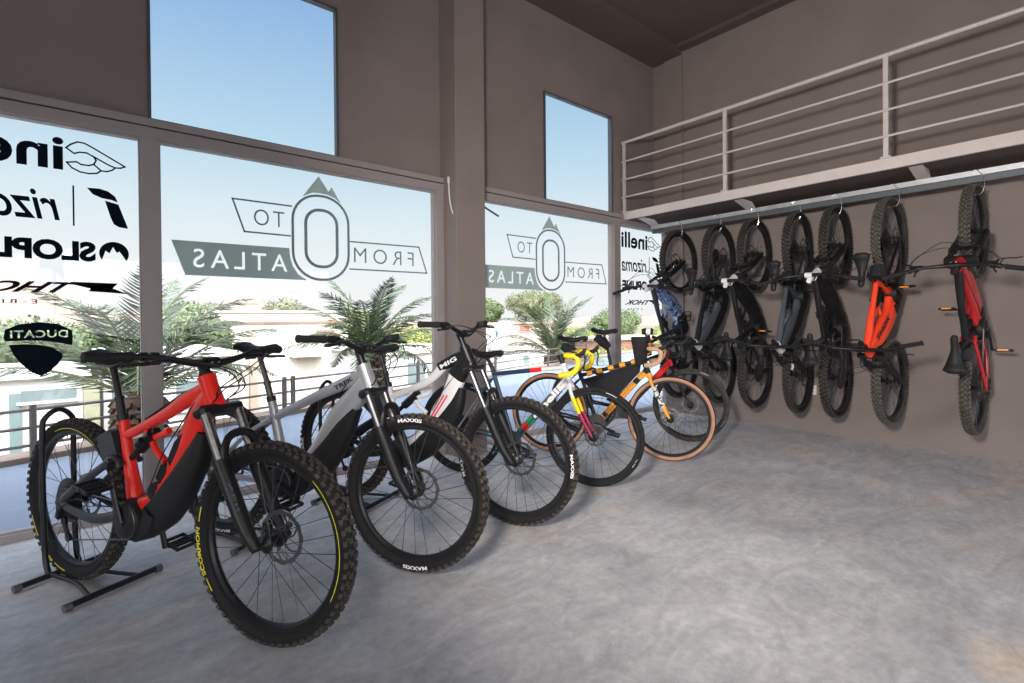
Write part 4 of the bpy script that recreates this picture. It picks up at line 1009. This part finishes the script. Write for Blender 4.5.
def palm(loc, base_z, label, fr, rt_=.24):
    root = empty('palm_tree', (loc[0], loc[1], base_z)); tag(root, label, 'palm tree')
    h = loc[2]-base_z; mb = MB(); n = 14
    mb.tube([(0, 0, 0), (0, 0, h*.5), (0, 0, h-.35), (0, 0, h-.10), (0, 0, h+.05)], [rt_*.8, rt_*.8, rt_, rt_*.85, rt_*.4], n, smooth=3)
    k = 0; z = max(0, h-1.6)
    while z < h-.02:
        for j in range(12):
            a = 2*pi*(j+.5*(k % 2))/12; rr = rt_*.98
            mb.box((rr*cos(a), rr*sin(a), z), (.05, .085, .07), Matrix.Rotation(a, 3, 'Z') @ Matrix.Rotation(-.6, 3, 'Y'))
        z += .06; k += 1
    mb.build('trunk', 'palm_bark', root, smooth=False)
    for i, (az, el, L, dr) in enumerate(fr):
        frond(R(az), R(el), L, R(dr), seed=i+int(loc[0]*10)).build('frond', ['palm_rib', 'palm_leaf'], root, (0, 0, h), smooth=False)
rnd = random.Random(3)
def fronds(n, L, e0=12, e1=84):
    o = []
    for i in range(n):
        u = i/n; o.append((i*137.5+rnd.uniform(-8, 8), e1-(e1-e0)*u+rnd.uniform(-4, 4), L*rnd.uniform(.88, 1.08), rnd.uniform(35, 70)+20*u))
    return o
palm((.47, 7.2, .30), -3.4, 'date palm close behind the railing, seen through the leftmost pane', fronds(20, 1.75, 20, 84), .25)
palm((3.72, 8.15, .62), -3.4, 'date palm beyond the railing, left of the big pillar', fronds(22, 1.55, 5, 80), .22)
palm((9.76, 9.9, .20), -3.4, 'date palm beyond the railing, right of the big pillar', fronds(24, 1.95, 12, 82), .22)

def crown_mb(blobs, n, leaf, seed):
    rnd = random.Random(seed); mb = MB(); tot = sum(b[3]**2 for b in blobs)
    for (x, y, z, r) in blobs:
        for _ in range(int(n*r*r/tot)):
            v = Vector((rnd.gauss(0, 1), rnd.gauss(0, 1), rnd.gauss(0, 1))).normalized(); q = Vector((x, y, z))+Vector((v.x, v.y, v.z*.85))*r*rnd.uniform(.72, 1.06)
            a = Vector((rnd.gauss(0, 1), rnd.gauss(0, 1), rnd.gauss(0, 1))).normalized(); b = a.cross(v); b = b.normalized() if b.length > .01 else Vector((1, 0, 0)); l = leaf*rnd.uniform(.6, 1.4)
            mb.add([q-a*l, q+b*l*.5, q+a*l, q-b*l*.5], [(0, 1, 2, 3)])
    for (x, y, z, r) in blobs:                                                                     # leafy inner mass
        m_ = 10; vs = []; f = []
        for i in range(1, 6):
            ph = pi*i/6
            for k in range(m_): 
                rr = r*.68*rnd.uniform(.88, 1.1); vs.append((x+rr*sin(ph)*cos(2*pi*k/m_), y+rr*sin(ph)*sin(2*pi*k/m_), z+rr*.85*cos(ph)))
        for i in range(4):
            for k in range(m_): f.append((i*m_+k, i*m_+(k+1) % m_, (i+1)*m_+(k+1) % m_, (i+1)*m_+k))
        f += [tuple(range(m_)), tuple(4*m_+k for k in range(m_))]
        mb.add(vs, f)
    return mb
def tree(name, label, x, y, z0, h, r, m_, n=2600, leaf=.16, seed=1, group=None, cat='tree'):
    root = empty(name, (x, y, z0)); tag(root, label, cat, group); rnd = random.Random(seed)
    blobs = [(0, 0, h-r, r*.8)]+[(r*.75*cos(k*1.26+seed), r*.6*sin(k*1.26+seed), h-r*1.15+rnd.uniform(-.35, .35)*r, r*rnd.uniform(.42, .6)) for k in range(5)]
    crown_mb(blobs, n, leaf, seed).build('crown', m_, root, smooth=False)
    MB().tube([(0, 0, 0), (0, 0, h-r)], [r*.09, r*.05], 8).build('trunk', 'bark', root)
T_ = [('round green tree seen left of the cream building, right of the first mullion', 2.85, 23.5, -3.4, 6.0, 1.75, 'leaf_green', 3),
      ('broad olive tree rising above the roof of the cream building', 12.0, 42, -3.4, 7.2, 2.5, 'leaf_olive', 7),
      ('small dark tree above the cream roof, left of the broad olive tree', 8.2, 43, -3.4, 5.5, 1.5, 'leaf_dark', 9),
      ('light green tree above the right end of the cream roof', 16.4, 40, -3.4, 6.2, 1.9, 'leaf_yellow', 11),
      ('yellow green tree seen under the palm left of the pillar', 13.6, 25, -3.4, 5.0, 2.0, 'leaf_yellow', 12),
      ('leafy green tree just right of the big pillar', 33.2, 44, -3.4, 7.6, 1.9, 'leaf_green', 13),
      ('tall olive tree behind the palm right of the pillar', 40.5, 44, -3.4, 9.2, 3.2, 'leaf_olive', 15),
      ('green tree between palm and mullion right of the pillar', 45.0, 36, -3.4, 6.8, 2.8, 'leaf_green', 17),
      ('pale green tree behind the rightmost pane', 45.5, 28.5, -3.4, 5.6, 2.4, 'leaf_yellow', 19),
      ('dark green tree at the window corner behind the hanging bikes', 50.0, 24, -3.4, 7.4, 2.6, 'leaf_green', 21),
      ('grey green tree right of the first mullion, behind the round green one', 5.9, 36.5, -3.4, 6.4, 2.0, 'leaf_olive', 31),
      ('low olive tree behind the left end of the brick building', 27.5, 40, -3.4, 5.6, 2.4, 'leaf_olive', 33),
      ('low yellow green tree at the right end of the brick building', 36.0, 33, -3.4, 4.6, 2.3, 'leaf_yellow', 35),
      ('yellow green tree low behind the rightmost pane', 31.5, 19.4, -3.4, 4.4, 1.9, 'leaf_yellow', 37),
      ('dense green tree behind the shield on the leftmost pane', -1.3, 23.2, -3.4, 5.4, 1.9, 'leaf_green', 23),
      ('olive tree between the shield and the nearest palm', .85, 26.6, -3.4, 5.3, 1.5, 'leaf_olive', 25)]
for i, (lab, x, y, z0, h, r, m_, sd) in enumerate(T_): tree('leafy_tree', lab, x, y, z0, h, r, m_, 9000, .045+.0016*y, sd)
for i, (lab, x, y, h, r, m_) in enumerate((('green shrub with yellow leaves in front of the cream building', 5.2, 13.5, 2.6, 1.1, 'leaf_yellow'), ('yellow green shrub below the cream wall behind the silver bike', 7.2, 15.0, 2.7, 1.2, 'leaf_green'), ('yellow flowering shrub low in the rightmost pane', 20.5, 16.5, 3.8, 1.5, 'leaf_yellow'), ('green shrub beside the mullion right of the palm', 17.0, 15.5, 3.2, 1.4, 'leaf_green'), ('red flowering shrub low in the rightmost pane', 24.0, 19.0, 3.2, 1.3, 'flower_red'))):
    tree('garden_shrub', lab, x, y, -3.4, h, r, m_, 4500, .06, 40+i, cat='shrub')

def building(name, label, x0, x1, y0, y1, z1, m_, wins=(), rot=0., roof=None, z0=-3.4, cap=.12):
    root = empty(name, (x0, y0, z0), R(rot)); tag(root, label, 'building'); w_, d_, h = x1-x0, y1-y0, z1-z0
    MB().box((w_/2, d_/2, h/2), (w_, d_, h)).build('walls', m_, root, smooth=False)
    MB().box((w_/2, d_/2, h+cap/2), (w_+.3, d_+.3, cap)).build('roof', roof or m_, root, smooth=False)
    for (a, b, c, d, mm) in wins:
        o = MB().box((a+b-a and (a+b)/2, -.02, (c+d)/2), (b-a, .08, d-c)).build('window', mm, root, smooth=False)
        MB().box(((a+b)/2, -.05, c-.03), (b-a+.12, .10, .05)).build('window_sill', m_, o, smooth=False)
    return root
building('white_house', 'low white house with a strip of dark windows below the shield on the leftmost pane', -3.4, -.05, 14, 19, .08, 'stucco_white',
    [(2.42, 3.25, 3.02, 3.24, 'window_dark'), (1.7, 2.1, 2.9, 3.2, 'window_dark'), (2.25, 2.42, 1.9, 3.2, 'window_teal')], cap=.04)
building('white_house', 'white house wing with a blue green door behind the nearest palm', .32, 2.9, 15, 20, .30, 'stucco_white', [(.15, .50, 2.3, 3.2, 'window_teal'), (1.4, 2.0, 2.4, 3.1, 'window_dark')])
b = building('cream_building', 'wide cream building with a flat parapet roof behind the red and silver bikes', 4.4, 10.6, 26, 33, 1.62, 'stucco_cream', [], cap=.10, roof='stucco_white')
MB().box((3.0, -.06, 4.55), (6.5, .14, .10)).build('cornice', 'terracotta', b, smooth=False)
MB().box((1.6, -.15, 2.0), (.35, .3, 4.0)).build('pilaster', 'stucco_pink', b, smooth=False)
MB().box((5.0, -.05, 3.9), (.9, .14, .5)).build('window', 'terracotta', b, smooth=False)
MB().box((4.0, -.4, 2.9), (1.6, .8, .06)).build('canopy', 'stucco_white', b, smooth=False)
b = building('cream_building', 'narrow cream wing with small paired windows at the left end of the cream building', 3.30, 4.06, 26.3, 32, 1.50, 'stucco_cream', [(.18, .36, 4.1, 4.55, 'window_dark'), (.52, .70, 4.1, 4.55, 'window_dark')], cap=.10, roof='terracotta')
building('brick_building', 'red brick wall building behind the palm right of the pillar', 24.6, 31.0, 30, 36, .85, 'brick', [(1.4, 2.4, 3.7, 4.1, 'terracotta')], cap=.10, roof='stucco_pink')
building('white_house', 'small white block just right of the big pillar', 22.4, 24.1, 29, 35, .80, 'stucco_white', [(.4, .8, 3.4, 3.8, 'window_dark')])
building('white_house', 'low white wall house under the brick building', 21.4, 25.5, 25.5, 28, -.85, 'stucco_white', [(1.0, 1.5, 1.6, 2.2, 'window_dark')])
building('white_house', 'white house behind the black and white bike, left of the pillar', 8.2, 12.5, 17, 22, -.05, 'stucco_white', [(1.0, 1.7, 2.2, 3.0, 'window_dark'), (2.6, 3.2, 2.2, 3.0, 'window_dark')])
building('red_walled_house', 'long low red wall beyond the rightmost pane', 27.5, 37.0, 23, 28, -.35, 'terracotta', [(1.5, 2.1, 2.0, 2.6, 'stucco_white')], roof='stucco_pink')
for i, (lab, x, y, w_, h, m_) in enumerate((('far pale pink house on the slope above the leftmost trees', -2.0, 70, 9, 5.6, 'stucco_pink'), ('far terracotta house on the slope behind the nearest palm', 9.0, 78, 7, 5.8, 'terracotta'),
    ('far white house left of the olive tree on the skyline', 17.5, 84, 5, 6.2, 'stucco_white'), ('far cream house on the skyline above the cream building', 24.5, 98, 6, 6.6, 'stucco_cream'), ('far pink house at the skyline beside the left mullion', 13.0, 66, 3.0, 6.8, 'stucco_pink'))):
    building('distant_house', lab, x, x+w_, y, y+6, -3.4+h, m_, [(w_*.15, w_*.3, h*.62, h*.8, 'window_dark'), (w_*.6, w_*.75, h*.62, h*.8, 'window_dark')])
# hills
def height(x, y):
    g = lambda cx, cy, sx, sy, a: a*math.exp(-((x-cx)/sx)**2-((y-cy)/sy)**2)
    return g(-45, 320, 42, 60, 36)+g(72, 330, 16, 40, 20)+g(430, 330, 140, 60, 7)+g(150, 340, 120, 40, 4)+g(-220, 330, 90, 70, 30)+g(640, 320, 120, 70, 9)
mb = MB(); nx, ny = 150, 16; vs = []; f = []
for j in range(ny+1):
    for i in range(nx+1):
        x = -420+1200*i/nx; y = 190+260*j/ny; vs.append((x, y, -3.6+height(x, y)*(1+.08*sin(x*.21+y*.13)+.05*sin(x*.53))))
for j in range(ny):
    for i in range(nx): f.append((j*(nx+1)+i, j*(nx+1)+i+1, (j+1)*(nx+1)+i+1, (j+1)*(nx+1)+i))
struct('hills', mb.add(vs, f), 'hill', smooth=True)
